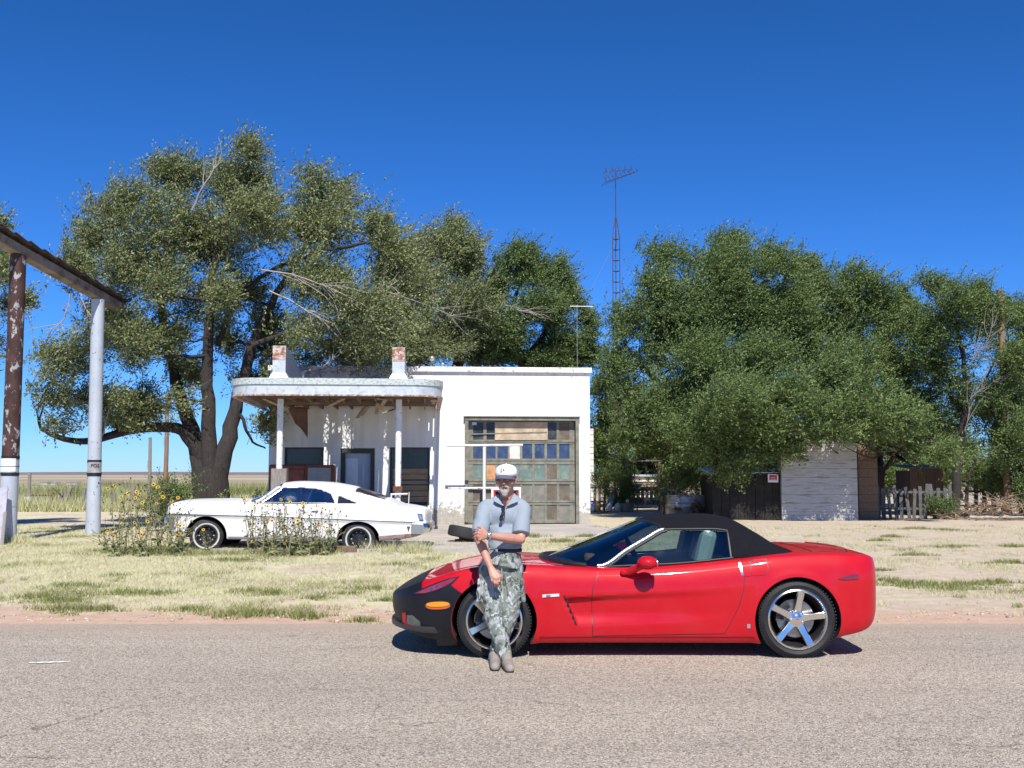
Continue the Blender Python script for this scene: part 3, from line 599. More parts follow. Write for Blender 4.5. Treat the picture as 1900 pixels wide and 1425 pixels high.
SILV = pm('dull_aluminium_paint', (.56, .60, .63), .5, .35, var=.1, vs=5, col2=(.40, .42, .40), thr=(.52, .68), s2=9, bs=30, bstr=.15)
LIP = pm('chalky_green_metal_lip', (.50, .535, .525), .6, .1, var=.12, vs=7, col2=(.27, .33, .26), thr=(.5, .58), s2=14, bs=40, st=(1, 1, 2))
RUSTP = pm('rust_bitten_paint', (.52, .46, .42), .7, .1, var=.2, col2=(.27, .10, .05), thr=(.42, .55), s2=9, bs=40)
PLANK = pm('brown_ceiling_boards', (.13, .085, .055), .9, var=.4, vs=4, st=(9, .6, 9), bs=30, bstr=.5)
DOORW = pm('flaking_green_door_wood', (.195, .185, .15), .9, var=.3, vs=6, col2=(.19, .225, .165), thr=(.55, .63), s2=4.5, bs=35, bstr=.5)
st = empty('gas_station', SR, YAW, 'abandoned white filling station with a rounded grey canopy and garage door', 'building')
W_ = bx(1095); HT = bz(681, 6)
gx0, gx1, gz1 = bx(866), bx(1070), bz(779, 8)
lw = (bx(527), bx(600), .75, bz(830, 2)); dr = (bx(632), bx(695), 0.02, bz(832, 4)); rw = (bx(723), bx(797), .55, bz(830, 5))
def boxmesh(x0, x1, y0, y1, z0, z1, name='m', mat=None):
    me = MB().box(((x0 + x1) / 2, (y0 + y1) / 2, (z0 + z1) / 2), (x1 - x0, y1 - y0, z1 - z0)).mesh(name)
    if mat: me.materials.append(mat)
    return me
front = boxmesh(0, W_, 0, .28, -.3, HT - .16, 'wall', WALL)
holes = [boxmesh(gx0, gx1, -1, 1, -1, gz1, 'h', WALL)] + [boxmesh(a, b, -1, 1, c, d, 'h', WALL) for a, b, c, d in (lw, dr, rw)]
me = boolean(front, holes, 'DIFFERENCE'); o = link('wall', me, st); me.materials.append(WALL) if not me.materials else None
mb = MB(); mb.box((.14, 5.0, HT / 2 - .23), (.28, 9.42, HT - .16 + .28)); mb.box((W_ - .14, 5.0, HT / 2 - .23), (.28, 9.42, HT - .16 + .28)); mb.box((W_ / 2, 9.85, HT / 2 - .23), (W_ - .57, .28, HT - .16 + .28))
mb.build('wall', WALL, st)
MB().box((W_ / 2, 5, 4.1), (W_ - .57, 9.4, .16)).build('roof', pm('tar_roof', (.10, .095, .09), .95), st)
mb = MB()
for y, d in ((.11, .40), (9.87, .40)): mb.box((W_ / 2, y, HT - .08), (W_ + .12, d, .155))
for x in (.13, W_ - .13): mb.box((x, 5, HT - .08), (.38, 9.35, .155))
mb.build('parapet_cap', pm('parapet_cap_paint', (.74, .69, .66), .8, var=.1, col2=(.35, .3, .26), thr=(.58, .64), s2=8, bs=30), st, bevel=.012)
# garage door
mb = MB(); fw = .10
mb.box((gx0 + fw / 2 - .06, -.02, gz1 / 2), (fw, .2, gz1)); mb.box((gx1 - fw / 2 + .06, -.02, gz1 / 2), (fw, .2, gz1)); mb.box(((gx0 + gx1) / 2, -.02, gz1 + .02), (gx1 - gx0 + .12, .22, .1)); mb.box(((gx0 + gx1) / 2, -.075, gz1 + .085), (gx1 - gx0 + .2, .2, .025))
gd = mb.build('garage_door', DOORW, st, bevel=.006)
cu = [(877.6, 896.7), (902.6, 919.3), (922.9, 942), (945.6, 964.7), (969, 987.3), (992, 1010), (1014.8, 1032.7), (1037.5, 1056.6)]
rv = [(784, 816), (823.5, 851), (861.7, 889), (898.7, 928.5), (936.8, 964.3)]
cx = [(bx(a, .12), bx(b, .12)) for a, b in cu]; rz_ = [(bz(b, 8, .12), bz(a, 8, .12)) for a, b in rv]
mb = MB(); X0, X1 = gx0 + .045, gx1 - .045; e = [X0] + [q for c in cx for q in c] + [X1]; dt = gz1 - .04
for i in range(0, len(e), 2): mb.box(((e[i] + e[i + 1]) / 2, .12, dt / 2 + .02), (e[i + 1] - e[i], .045, dt))
zz = [.02] + [q for c in rz_[::-1] for q in c] + [dt]
for i in range(0, len(zz), 2): mb.box(((X0 + X1) / 2, .117, (zz[i] + zz[i + 1]) / 2), (X1 - X0 - .004, .056, zz[i + 1] - zz[i]))
for a, b in rz_[:-1]: mb.box(((X0 + X1) / 2, .082, a - (.055 if a > 1 else .05)), (X1 - X0 - .01, .02, .018))
fr = mb.build('door_panel', DOORW, st, bevel=.004)
PG = {k: pm('pane_' + k, c, r, var=.3, vs=3, col2=c2, thr=(.5, .62), s2=4, bs=12, bstr=.1) for k, c, r, c2 in (
    ('dark', (.02, .026, .025), .3, (.06, .07, .06)), ('plywood', (.48, .375, .26), .8, (.40, .29, .18)), ('navy', (.035, .055, .12), .12, (.06, .09, .16)), ('white', (.72, .66, .60), .6, (.6, .5, .42)),
    ('teal', (.135, .20, .175), .25, (.22, .265, .215)), ('orange', (.52, .27, .13), .7, (.42, .2, .09)), ('grime', (.15, .155, .125), .6, (.23, .205, .17)), ('brown', (.15, .125, .095), .8, (.115, .09, .065)))}
lay = ['dark dark plywood plywood plywood plywood dark brown', 'navy navy navy white navy navy navy navy', 'teal orange teal teal teal teal brown teal', 'brown brown grime grime grime grime brown brown', 'brown grime grime brown brown grime brown white']
for r_, row in enumerate(lay):
    for c_, k in enumerate(row.split()):
        a, b = cx[c_]; z0, z1 = rz_[r_]
        if k == 'white' and r_ == 4: k = 'grime'
        tilt = Matrix.Rotation(R(((r_ * 7 + c_ * 5) % 5 - 2) * .5), 3, 'X')
        MB().box(((a + b) / 2, .122, (z0 + z1) / 2), (b - a + .02, .012, z1 - z0 + .02), tilt).build('pane', PG[k], fr)
pl = MB().box(((cx[2][0] + cx[6][0]) / 2 - .03, .075, (rz_[0][0] + rz_[0][1]) / 2), (cx[6][0] - cx[2][0] + .1, .02, rz_[0][1] - rz_[0][0] + .02)).build('plywood_sheet', PG['plywood'], fr)
MB().bar((cx[0][0] - .05, .07, rz_[0][0] + .16), (cx[6][0], .055, rz_[0][0] + .23), .02, .03).build('slat', DOORW, fr)
MB().box((gx0 + .22, .08, gz1 - .11), (.16, .03, .1)).build('lamp', STEEL, fr, bevel=.02)
# windows and front door under the canopy
WFR = pm('dark_green_trim', (.045, .055, .045), .7, var=.3)
GLS = pm('dusty_window_glass', (.022, .024, .026), .15, var=.3)
def window(x0, x1, z0, z1, name):
    mb = MB()
    for a, b, c, d in ((x0, x0 + .05, z0, z1), (x1 - .05, x1, z0, z1), (x0 + .05, x1 - .05, z1 - .05, z1), (x0 + .05, x1 - .05, z0, z0 + .05)): mb.box(((a + b) / 2, .14, (c + d) / 2), (b - a, .1, d - c))
    f = mb.build(name, WFR, st); MB().box(((x0 + x1) / 2, .16, (z0 + z1) / 2), (x1 - x0 - .1, .012, z1 - z0 - .1)).build('pane', GLS, f); return f
f = window(*lw, 'window')
f = window(*rw, 'window')
zt = rw[2] + .1; hgt = rw[3] - .62 - zt
for k in range(6): MB().box(((rw[0] + rw[1]) / 2 + .03, .11, zt + hgt * (k + .5) / 6), (rw[1] - rw[0] - .12, .02, hgt / 6 - (.02 if k != 3 else .07))).build('board', pm('tan_board', (.33, .225, .125), .85, var=.3, vs=5, st=(1, 9, 9)) if k == 0 else bpy.data.materials['tan_board'], f)
mb = MB(); a, b, c, d = dr
mb.box((a + .06, .09, d / 2), (.12, .22, d)); mb.box((b - .06, .09, d / 2), (.12, .22, d)); mb.box(((a + b) / 2, .09, d - .07), (b - a - .24, .22, .14))
df = mb.build('door', WFR, st, bevel=.005)
MB().box(((a + b) / 2, .12, (d - .14) / 2), (b - a - .25, .04, d - .15)).build('panel', pm('pale_blue_door_paint', (.40, .46, .58), .45, var=.12, vs=3), df)
MB().box((a + .32, .095, d * .66), (.34, .012, d * .42)).build('pane', pm('milky_plastic', (.62, .68, .74), .3, var=.1), df)
MB().bar((b - .34, .08, d * .55), (b - .34, .08, d * .78), .02, .03).build('handle', STEEL, df)
# canopy
DY = -6.0; cxl, cxr = bx(428, DY, 3.7) - .10, bx(823, DY, 3.7); zf0, zf1 = bz(732, 3, DY), bz(702, 3, DY)
def outline(inset, rad=.75):
    x0, x1, y0 = cxl + inset, cxr - inset, DY + inset; r_ = rad - inset; pts = [(x0, -.02)]
    for k in range(9): t = math.pi * (1 + k / 16); pts.append((x0 + r_ + r_ * math.cos(t), y0 + r_ + r_ * math.sin(t)))
    for k in range(9): t = math.pi * (1.5 + k / 16); pts.append((x1 - r_ + r_ * math.cos(t), y0 + r_ + r_ * math.sin(t)))
    return pts + [(x1, -.02)]
def strip(name, za, zb, i0, i1, mat, parent):
    """upright band following the canopy edge, i0 outer inset, i1 inner inset"""
    A, B = outline(i0), outline(i1); n = len(A); vs = [(x, y, z) for z in (za, zb) for x, y in A] + [(x, y, z) for z in (za, zb) for x, y in B]
    fs = []
    for i in range(n - 1): fs += [(i, i + 1, n + i + 1, n + i), (2 * n + i, 3 * n + i, 3 * n + i + 1, 2 * n + i + 1), (i, 2 * n + i, 2 * n + i + 1, i + 1), (n + i, n + i + 1, 3 * n + i + 1, 3 * n + i)]
    fs += [(0, n, 3 * n, 2 * n), (n - 1, 3 * n - 1, 4 * n - 1, 2 * n - 1)]
    mb = MB(); mb.add(vs, fs); return mb.build(name, mat, parent, 40)
zm = zf0 + (zf1 - zf0) * .60
cn = strip('canopy', zf0, zm, .03, .09, SILV, st)
strip('fascia_lip', zm + .003, zf1, 0, .10, LIP, cn); strip('edge_trim', zf0 - .035, zf0 - .003, 0, .12, RUSTP, cn)
P_ = outline(.12); n = len(P_); z0, z1 = zf0 + .10, zf0 + .16
mb = MB(); mb.add([(x, y, z) for z in (z0, z1) for x, y in P_], [tuple(range(n)), tuple(range(2 * n - 1, n - 1, -1))] + [(i, i + 1, n + i + 1, n + i) for i in range(n - 1)] + [(n - 1, 0, n, 2 * n - 1)])
dk = mb.mesh('deck'); dk.materials.append(PLANK); cut = []; rr = random.Random(3)
for u0, u1, ya, yb in [(598, 609, -.86, -.28), (615, 619, -.72, -.42), (626, 631, -.7, -.5), (634, 655, -.88, -.26), (634, 655, -1.12, -1.02), (674, 675.5, -.6, -.4), (691, 692.5, -.65, -.35), (708, 710, -.7, -.45), (711.5, 717, -.84, -.34), (776, 777, -.4, -.3), (794, 796, -.65, -.4), (802.5, 805, -.8, -.3),
                       (600, 608, -2.4, -1.1), (611, 613, -2.2, -1.2), (618, 627, -2.6, -1.5), (712, 722, -2.7, -1.05), (704, 706, -2.3, -1.6), (799, 806, -1.75, -1.1), (797, 808, -2.7, -2.0), (713, 717, -2.9, -2.75), (630, 640, -4.3, -4.1), (680, 690, -3.6, -3.45)]:
    xa, xb = bx(u0, -.1, 2.5) + .02, bx(u1, -.1, 2.5) + .02; cut.append(boxmesh(xa, xb, ya, yb, z0 - .5, z1 + .5, 'c', PLANK))
    if xb - xa > .08: cut.append(boxmesh(xa + .02, xb - .04, ya - .1, yb + .06 + .05 * rr.random(), z0 - .4, z1 + .4, 'c', PLANK))
dk = boolean(dk, cut, 'DIFFERENCE'); link('ceiling_deck', dk, cn)
mb = MB()
for k in range(11):
    x = cxl + .45 + k * (cxr - cxl - .9) / 10
    if not (5.0 < x < 5.01): mb.box((x, (DY + .25) / 2 if .9 < x - cxl and x < cxr - .9 else (DY + 1.0) / 2, zf0 + .045), (.045, -DY - .4 if .9 < x - cxl and x < cxr - .9 else -DY - 1.3, .1))
for y in (DY + .5, -3.0): mb.box(((cxl + cxr) / 2, y, zf0 - .01), (cxr - cxl - .9, .07, .10))
mb.build('joist', WOODB, cn)
rr = random.Random(6)
for k in range(9):
    x = cxl + .6 + rr.random() * (cxr - cxl - 1.3); y = -.5 - rr.random() * 5
    MB().box((x, y, zf0 - .07 - .1 * rr.random()), (.10, .8 + rr.random(), .012), Matrix.Rotation(R(rr.uniform(-12, 12)), 3, 'X') @ Matrix.Rotation(R(rr.uniform(-35, 35)), 3, 'Z')).build('loose_board', pm('pale_loose_board', (.30, .23, .16), .9, var=.3) if k == 0 else bpy.data.materials['pale_loose_board'], cn)
# hanging torn ceiling sheet
xa, xb = bx(534, -1.2, 3), bx(571, -1.2, 3); zt = bz(758, 1, -1.2); vs = []; fs = []
for j in range(9):
    for i in range(9):
        s_, t = i / 8, j / 8; drop = (.42 + .42 * s_) * t; xx = xa + (xb - xa) * (s_ * (1 - .12 * t) + .12 * t + (.22 * (1 - s_)) * t)
        vs.append((xx, -1.2 + .16 * math.sin(t * 2) - .12 * s_, zt - drop + .05 * math.sin(s_ * 3)))
fs = [(j * 9 + i, j * 9 + i + 1, (j + 1) * 9 + i + 1, (j + 1) * 9 + i) for j in range(8) for i in range(8)]
mb = MB(); mb.add(vs, fs); o = mb.build('torn_sheet', pm('brown_hardboard', (.12, .065, .045), .85, var=.3, vs=5), cn, 60); s_ = o.modifiers.new('t', 'SOLIDIFY'); s_.thickness = .008
# columns
def column(u, name, base):
    x = bx(u, DY + .75, 2); y = DY + .75; mb = MB(); mb.tube([(x, y, base), (x + .01, y, zf0 - .065)], .075, 16)
    return mb.build(name, WHITEP, st, 40), x, y
c, x, y = column(518, 'column', 0)
MB().box((x + .02, y, .80), (.37, .37, 1.6)).build('casing', WOODG, c, bevel=.01)
c, x, y = column(738.5, 'column', 0)
MB().box((x, y - .02, bz(907, 5, y)), (.22, .2, .13)).build('rusty_box', RUST, c, bevel=.01)
mb = MB(); zz_ = bz(917, 5, y); mb.tube([(x - .17, y - .12, zz_), (x + .24, y - .12, zz_ + .01)], .022, 8); mb.tube([(x - .15, y - .12, zz_), (x - .16, y - .12, zz_ - .3)], .02, 8)
mb.tube([(x + .2, y - .12, zz_), (x + .28, y - .12, zz_ + .05), (x + .27, y - .12, zz_ - .2), (x + .24, y - .1, zz_ - .4)], .012, 6); mb.build('pipe', WHITEP, c, 50)
# stepped fins on the canopy
def fin(u0, u1, vtop, name):
    yf = DY + .55; x0, x1 = bx(u0, yf, 4.4), bx(u1, yf, 4.4); zt = bz(vtop, 3, yf); zb = zf1 - .28; w_ = x1 - x0
    prof = [(yf, zb), (yf, zt), (yf + .25, zt), (yf + 2.0, zt - .16), (yf + 3.8, zt - .46), (-.1, HT + .02), (-.1, zb)]
    mb = MB(); n = len(prof); vs = [(x, p[0], p[1]) for x in (x0, x1) for p in prof]
    mb.add(vs, [tuple(range(n - 1, -1, -1)), tuple(range(n, 2 * n))] + [(i, (i + 1) % n, n + (i + 1) % n, n + i) for i in range(n)])
    f = mb.build(name, SILV, st, 30)
    mb = MB(); mb.box(((x0 + x1) / 2, yf - .004, zt - (zt - zb) * .16), (w_ + .006, .008, (zt - zb) * .30)); mb.build('rusty_plate', RUSTP, f)
    mb = MB(); mb.add([(x0 - .1, yf - .06, zf1), (x1 + .1, yf - .06, zf1), (x1 + .1, yf + .4, zf1), (x0 - .1, yf + .4, zf1), (x0 - .005, yf - .012, zf1 + .17), (x1 + .005, yf - .012, zf1 + .17), (x1 + .005, yf + .4, zf1 + .17), (x0 - .005, yf + .4, zf1 + .17)], [(0, 1, 5, 4), (1, 2, 6, 5), (3, 0, 4, 7), (4, 5, 6, 7), (2, 3, 7, 6)]); mb.build('flared_base', SILV, f)
fin(506, 530, 643, 'canopy_fin'); fin(728, 751, 644, 'canopy_fin')
# vent and flood lamp on the parapet
def wpt(u, v, dy):
    x = bx(u, dy, 4); return Vector((x, dy, bz(v, x, dy)))
mb = MB(); p = wpt(800, 669, .3); mb.tube([p + Vector((0, 0, -.4)), p], .02, 6); mb.ball(p + Vector((.02, -.05, .05)), (.10, .12, .09)); mb.build('flood_lamp', STEEL, st, 50)
mb = MB(); p = wpt(821, 676, .3); mb.tube([p + Vector((0, 0, -.3)), p], .05, 8); mb.ball(p, .06); mb.build('vent_pipe', STEEL, st, 50)
# apron
o = MB().box((W_ / 2 - .4, -2.62, -.10), (W_ + 1.0, 5.24, .2)).build('concrete_apron', CONC, None); o.location = SR; o.rotation_euler = (0, 0, YAW); o['kind'] = 'structure'
mb = MB(); rr = random.Random(2)
mb.prism([(-5.4, -.1), (.2, -.1), (.2, .025), (-5.4, .025)], 0, 5.1); o = mb.build('concrete_strip', CONC, None); o.location = (-.6, 20.9, .10); o['kind'] = 'structure'
o.rotation_euler = (0, 0, R(1.5))
# ---- loose things round the station
def sw(x, y, z): return SR + Vector((x * SC - y * SS, x * SS + y * SC, z))
def at_station(name, label, cat, x, y, z=0.0):
    return empty(name, sw(x, y, z), YAW, label, cat)
RC = pm('faded_rusty_red_paint', (.20, .055, .035), .7, var=.3, vs=4, col2=(.12, .05, .03), thr=(.5, .62), s2=6, bs=30)
t = at_station('drink_cooler', 'rust red upright cabinet under the canopy beside the left post', 'cabinet', bx(536, -1.6), -1.6)
mb = MB().box((0, 0, .90), (1.02, .6, 1.66)); mb.build('body', RC, t, bevel=.06); MB().box((0, -.31, .95), (.9, .03, 1.3)).build('door', RC, t, bevel=.012); MB().bar((.38, -.345, .9), (.38, -.345, 1.15), .02, .03).build('handle', STEEL, t)
mb = MB()
for x in (-.42, .42): mb.box((x, 0, .035), (.1, .5, .07))
mb.build('plinth', BLACK, t)
t = at_station('display_case', 'brown framed case with a grey front panel, right of the red cabinet', 'cabinet', bx(594, -1.7), -1.7)
MB().box((0, 0, .86), (.80, .5, 1.72)).build('body', RC, t, bevel=.03); MB().box((0, -.256, 1.36), (.62, .02, .56)).build('panel', pm('grey_screen', (.20, .21, .23), .35), t)
mb = MB()
for a, b, c, d in ((-.36, 0, .05, .7), (.36, 0, .05, .7)): mb.box((a, -.265, 1.36), (c, .03, d))
mb.box((0, -.265, 1.69), (.77, .03, .05)); mb.build('trim', RUST, t, bevel=.005)
# pipe rail by the garage door
mb = MB(); yv = -1.0; xl = bx(829, yv, 2.4); xr = bx(970, yv, 2.4); xp = bx(898.5, yv, 2); zt = bz(827, 7, yv); zl = bz(906, 7, yv); t = at_station('pipe_rail', 'white pipe rail standing before the garage door', 'rail', xp, yv)
MB().tube([(0, 0, 0), (0, 0, zt - .03)], .045, 14).build('post', pm('pale_blue_pipe_paint', (.62, .68, .74), .4, var=.08), t, 50)
MB().tube([(xl - xp, 0, zt), (xr - xp, 0, zt + .02)], .035, 10).build('upper_rail', WHITEP, t, 50)
MB().tube([(xl - xp + .05, 0, zl), (.6, 0, zl + .01)], .03, 10).build('lower_rail', WHITEP, t, 50)
REDS = pm('red_sign_paint', (.42, .03, .035), .5, var=.15)
WSGN = pm('white_sign_paint', (.75, .74, .72), .5, var=.05)
t = at_station('framed_board', 'red board in a white frame standing behind the man', 'sign', bx(939, -1.5), -1.5)
w_ = bx(966, -1.5) - bx(911, -1.5); zt = bz(904, 7, -1.5)
MB().box((0, 0, zt - .45), (w_ - .12, .03, .74)).build('panel', REDS, t)
mb = MB()
for s_ in (-1, 1): mb.box((s_ * (w_ / 2 - .03), -.01, zt / 2), (.06, .07, zt))
mb.box((0, -.012, zt - .04), (w_ - .12, .07, .08)); mb.box((0, -.012, zt - .88), (w_ - .12, .07, .08)); mb.build('frame', WSGN, t, bevel=.004)
# tyre on a rusty axle stub
TYRE = pm('worn_tyre_rubber', (.022, .022, .024), .75, var=.25, vs=20, bs=80, bstr=.3)
def tyre_profile(Rt, Ri, wd):
    h = wd / 2; return [(Ri, -h * .8), (Ri + .02, -h * .88), ((Ri + Rt) / 2, -h), (Rt - .03, -h * .93), (Rt - .008, -h * .8), (Rt, -h * .5), (Rt, h * .5), (Rt - .008, h * .8), (Rt - .03, h * .93), ((Ri + Rt) / 2, h), (Ri + .02, h * .88), (Ri, h * .8), (Ri - .004, 0)]
p = at(861, 988, 24.3); t = empty('tyre', (p.x, p.y, .1), 0, 'bald black tyre lying tilted on a rusty stand behind the man', 'tyre')
mb = MB(); mb.lathe(tyre_profile(.36, .19, .25), axis='Z', n=40, closed=True); o = mb.build('tread', TYRE, t, 35); o.location = (0, 0, p.z - .1); o.rotation_euler = (R(-4), R(11), 0)
t = empty('axle_stand', (p.x, p.y, .1), 0, 'rusty iron stand under the bald black tyre', 'stand'); mb = MB(); zt = p.z - .1 - .1
mb.box((-.05, 0, zt / 2), (.10, .10, zt)); mb.box((.05, 0, .03), (.5, .3, .06)); mb.box((.10, -.02, zt - .03), (.42, .16, .06)); mb.build('frame', RUST, t, bevel=.006)
MB().tube([(-.2, -.05, zt - .08), (.3, -.05, zt - .06)], .04, 10).build('shaft', RUST, t, 50)
# antennas
t = at_station('roof_antenna', 'thin white antenna with a cross bar on the garage roof', 'antenna', bx(1071, 4.5, 6), 4.5, 4.0)
zt = bz(568, 9, 4.5) - 4.0; MB().tube([(0, 0, 0), (0, 0, zt)], .008, 6).build('mast', STEEL, t); MB().tube([(bx(1058, 4.5, 8) - bx(1071, 4.5, 8), 0, zt), (bx(1100, 4.5, 8) - bx(1071, 4.5, 8), 0, zt)], .014, 6).build('cross_bar', WSGN, t)
p = on(1147, 46); t = empty('antenna_tower', p, 0, 'tall rusty lattice tower with a television aerial at the top', 'tower')
zt = at(1147, 440, 46).z - .1; zk = at(1147, 404, 46).z - .1; ztop = at(1147, 312, 46).z - .1; TW = pm('rusty_tower_steel', (.10, .065, .06), .7, .4, var=.3)
mb = MB(); lg = [Vector((.16 * math.cos(a), .16 * math.sin(a), 0)) for a in (R(200), R(340), R(90))]
for q in lg: mb.tube([q, q + Vector((0, 0, zt)), Vector((q.x * .15, q.y * .15, zk))], .018, 6)
k = 0.4
while k < zt:
    for i in range(3): mb.tube([lg[i] + Vector((0, 0, k)), lg[(i + 1) % 3] + Vector((0, 0, k))], .016, 5)
    k += .47
mb.build('lattice', TW, t); MB().tube([(0, 0, zt - .4), (0, 0, ztop)], .024, 8).build('mast', TW, t)
a0 = at(1125, 337, 46) - p; a1 = at(1183, 317, 46) - p; b0_ = at(1125, 317, 46) - p; b1_ = at(1180, 321, 46) - p; mb = MB()
mb.tube([a0, a1], .018, 6); mb.tube([b0_, at(1150, 316, 46) - p, at(1172, 313, 46) - p], .014, 6); mb.tube([a0, b0_], .012, 6)
for i in range(9):
    c = a0.lerp(a1, i / 8); h = .75 - .05 * i; mb.tube([c + Vector((-.15, -h, 0)), c, c + Vector((-.15, h, 0))], .010, 5)
for i in range(5):
    c = b0_.lerp(at(1172, 313, 46) - p, i / 4); mb.tube([c + Vector((-.1, -.5, 0)), c, c + Vector((-.1, .5, 0))], .009, 5)
for q in ((1150, 306, 1160, 320), (1160, 306, 1170, 318)): mb.tube([at(q[0], q[1], 46) - p, at(q[2], q[3], 46) - p], .008, 5)
mb.build('aerial', TW, t)
mb = MB()
for d in ((-3.6, -1), (4.2, .5), (-.5, 4)): mb.tube([(0, 0, zt - .15), (d[0], d[1], 4.5)], .005, 4)
mb.build('guy_wire', STEEL, t)
# fallen branch on the roof edge
p = sw(bx(655, -.5, 4.6), -.45, HT - .30); t = MB(); rr = random.Random(9)
for k in range(26):
    a = Vector((rr.uniform(-1.0, .9), rr.uniform(-.5, .5), rr.uniform(-.05, .25))); b = a + Vector((rr.uniform(-1.0, .6), rr.uniform(-.4, .4), rr.uniform(-.15, .45)))
    t.tube(wob(a, b, 5, .12, rr), [.022, .018, .014, .011, .008, .005], 5)
o = t.build('fallen_branch', DEADW, None, 50); o.location = p; tag(o, 'tangle of bleached dead branches lying on the canopy roof', 'branch')
# ---------------------------------------------------------------- yard behind the red car
def shed(name, label, u0, u1, Y, vtop, dep, mat, slope=.25, plank=.26, horizontal=True, roofm=None):
    p0, p1 = on(u0, Y), on(u1, Y); zt = at(u0, vtop, Y).z - p0.z; L = p1.x - p0.x
    t = empty(name, p0, 0, label, 'shed'); mb = MB()
    if horizontal:
        n = max(3, int(zt / plank)); h = zt / n
        mb.box((L / 2, dep / 2 + .03, zt / 2), (L - .02, dep, zt - .01))
        for i in range(n): mb.box((L / 2, .0, h * (i + .5) - .004), (L, .022, h - .010), Matrix.Rotation(R(-5), 3, 'X'))
    else:
        n = max(3, int(L / plank)); h = L / n; r_ = random.Random(int(u0))
        mb.box((L / 2, dep / 2 + .03, zt / 2 - .05), (L - .1, dep, zt - .1))
        for i in range(n): mb.box((h * (i + .5), r_.uniform(-.008, .008), zt / 2 - r_.uniform(0, .06)), (h - .012, .03, zt))
    mb.build('wall', mat, t)
    MB().box((L / 2, dep / 2 + .04, zt + .05), (L + .1, dep + .1, .06), Matrix.Rotation(R(4), 3, 'X')).build('roof', roofm or STEEL, t)
    return t
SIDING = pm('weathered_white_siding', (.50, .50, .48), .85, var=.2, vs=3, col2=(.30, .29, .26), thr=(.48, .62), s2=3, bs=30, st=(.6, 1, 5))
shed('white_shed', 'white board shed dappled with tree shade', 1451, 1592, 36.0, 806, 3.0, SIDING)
shed('plank_shed', 'low grey plank lean-to against the right end of the white shed', 1594, 1630, 36.4, 822, 2.4, WOODB)
t = shed('dark_shed', 'dark plank shed in deep shade, left of the white shed', 1322, 1450, 36.2, 876, 2.4, pm('shade_dark_boards', (.022, .02, .018), .95, var=.4, vs=5), horizontal=False)  # deep shade under the trees is put into the near-black board colour
shed('red_house', 'small white house with red eaves showing past the garage corner', 1040, 1102, 47, 795, 4, pm('white_clapboard', (.66, .65, .62), .8), roofm=REDS)
shed('storage_shed', 'dark open shed behind the stacked boards of the gateway', 1160, 1240, 50, 862, 3, DARK, horizontal=False, roofm=WOODD)
shed('lean_to', 'low brown lean-to glimpsed behind the slat fence', 1690, 1752, 40.5, 868, 1.6, WOODB, horizontal=False, roofm=WOODG)
def sign(name, label, u0, u1, v0, v1, Y, pm_, fm, letters=None):
    p = at((u0 + u1) / 2, v1, Y); w_ = (u1 - u0) / F * Y; h = (v1 - v0) / F * Y
    t = empty(name, p, 0, label, 'sign'); mb = MB(); MB().box((0, 0, h / 2), (w_, .02, h)).build('panel', fm, t)
    MB().box((0, -.013, h / 2 + .02), (w_ * .74, .012, h * .62)).build('face', pm_, t)
    for k, a in enumerate(letters or ()): 
        MB().box((0, -.021, h * (.38 + .2 * k)), (w_ * a, .004, h * .05)).build('lettering', WSGN, t)
    if p.z > .4 and Y != 36.05: MB().box((0, .03, (h - p.z + gz(0, Y)) / 2), (.05, .04, h + p.z - gz(0, Y))).build('stake', WOODG, t)
    return t
sign('yard_sign', 'red and white notice above the rusty tank', 1238, 1257, 896, 911, 41, REDS, WSGN, (.5, .4))
sign('yard_sign', 'red and white notice on the dark shed beside the white shed', 1425, 1444, 880, 895, 36.05, REDS, WSGN, (.5, .4))
sign('yard_sign', 'small pale blue plate hung over the gate pickets', 1175, 1189, 898, 908, 45.4, pm('pale_blue_plate', (.42, .50, .60), .5), WSGN)
# gate and pickets
Y = 46.0; p = on(1169, Y); t = empty('yard_gate', p, 0, 'grey picket gate under a pole frame', 'gate'); L = on(1223, Y).x - p.x; zt = at(1169, 856, Y).z - p.z
mb = MB()
for x in (0, L): MB().tube([(x, 0, 0), (x + .02, 0, zt)], .05, 8).build('post', WOODB, t)
MB().tube([(-.1, 0, zt), (L + .1, 0, zt + .02)], .04, 8).build('top_pole', WOODG, t)
zb, zp = at(0, 938, Y).z - p.z, at(0, 908, Y).z - p.z
for i in range(6): MB().box((.16 + (L - .3) * i / 5, -.03, (zb + zp) / 2), (.14, .025, zp - zb)).build('picket', WOODG, t)
MB().box((L / 2, -.06, zb - .02), (L - .1, .03, .09)).build('rail', WSGN, t); MB().box((L / 2, -.06, zp - .02), (L - .1, .03, .09)).build('rail', WOODD, t)
for s_ in (1, -1):
    x = .1 if s_ > 0 else L - .1; MB().bar((x, -.07, zp - .25), (x + s_ * .3, -.07, zp + .02), .05, .03).build('brace', WOODB, t)
def pickets(name, label, u0, u1, Y, v0, sp, wd, mat, seed, lean=4, skip=0.0):
    p = on(u0, Y); L = on(u1, Y).x - p.x; zt = at(u0, v0, Y).z - p.z; t = empty(name, p, 0, label, 'fence'); r_ = random.Random(seed); x = 0
    while x < L:
        if r_.random() > skip:
            h = zt * r_.uniform(.86, 1.04)
            MB().box((x + wd / 2, r_.uniform(-.02, .02), h / 2), (wd * r_.uniform(.8, 1.1), .022, h), Matrix.Rotation(R(r_.gauss(0, lean)), 3, 'Y')).build('picket', mat, t)
        x += sp * r_.uniform(.9, 1.15)
    for z in (.3, .78): MB().box((L / 2, .04, zt * z), (L, .04, .08)).build('rail', mat, t)
    return t
pickets('picket_fence', 'short grey picket fence between the garage corner and the bush', 1092, 1121, 46, 893, .2, .11, WOODG, 1, 2)
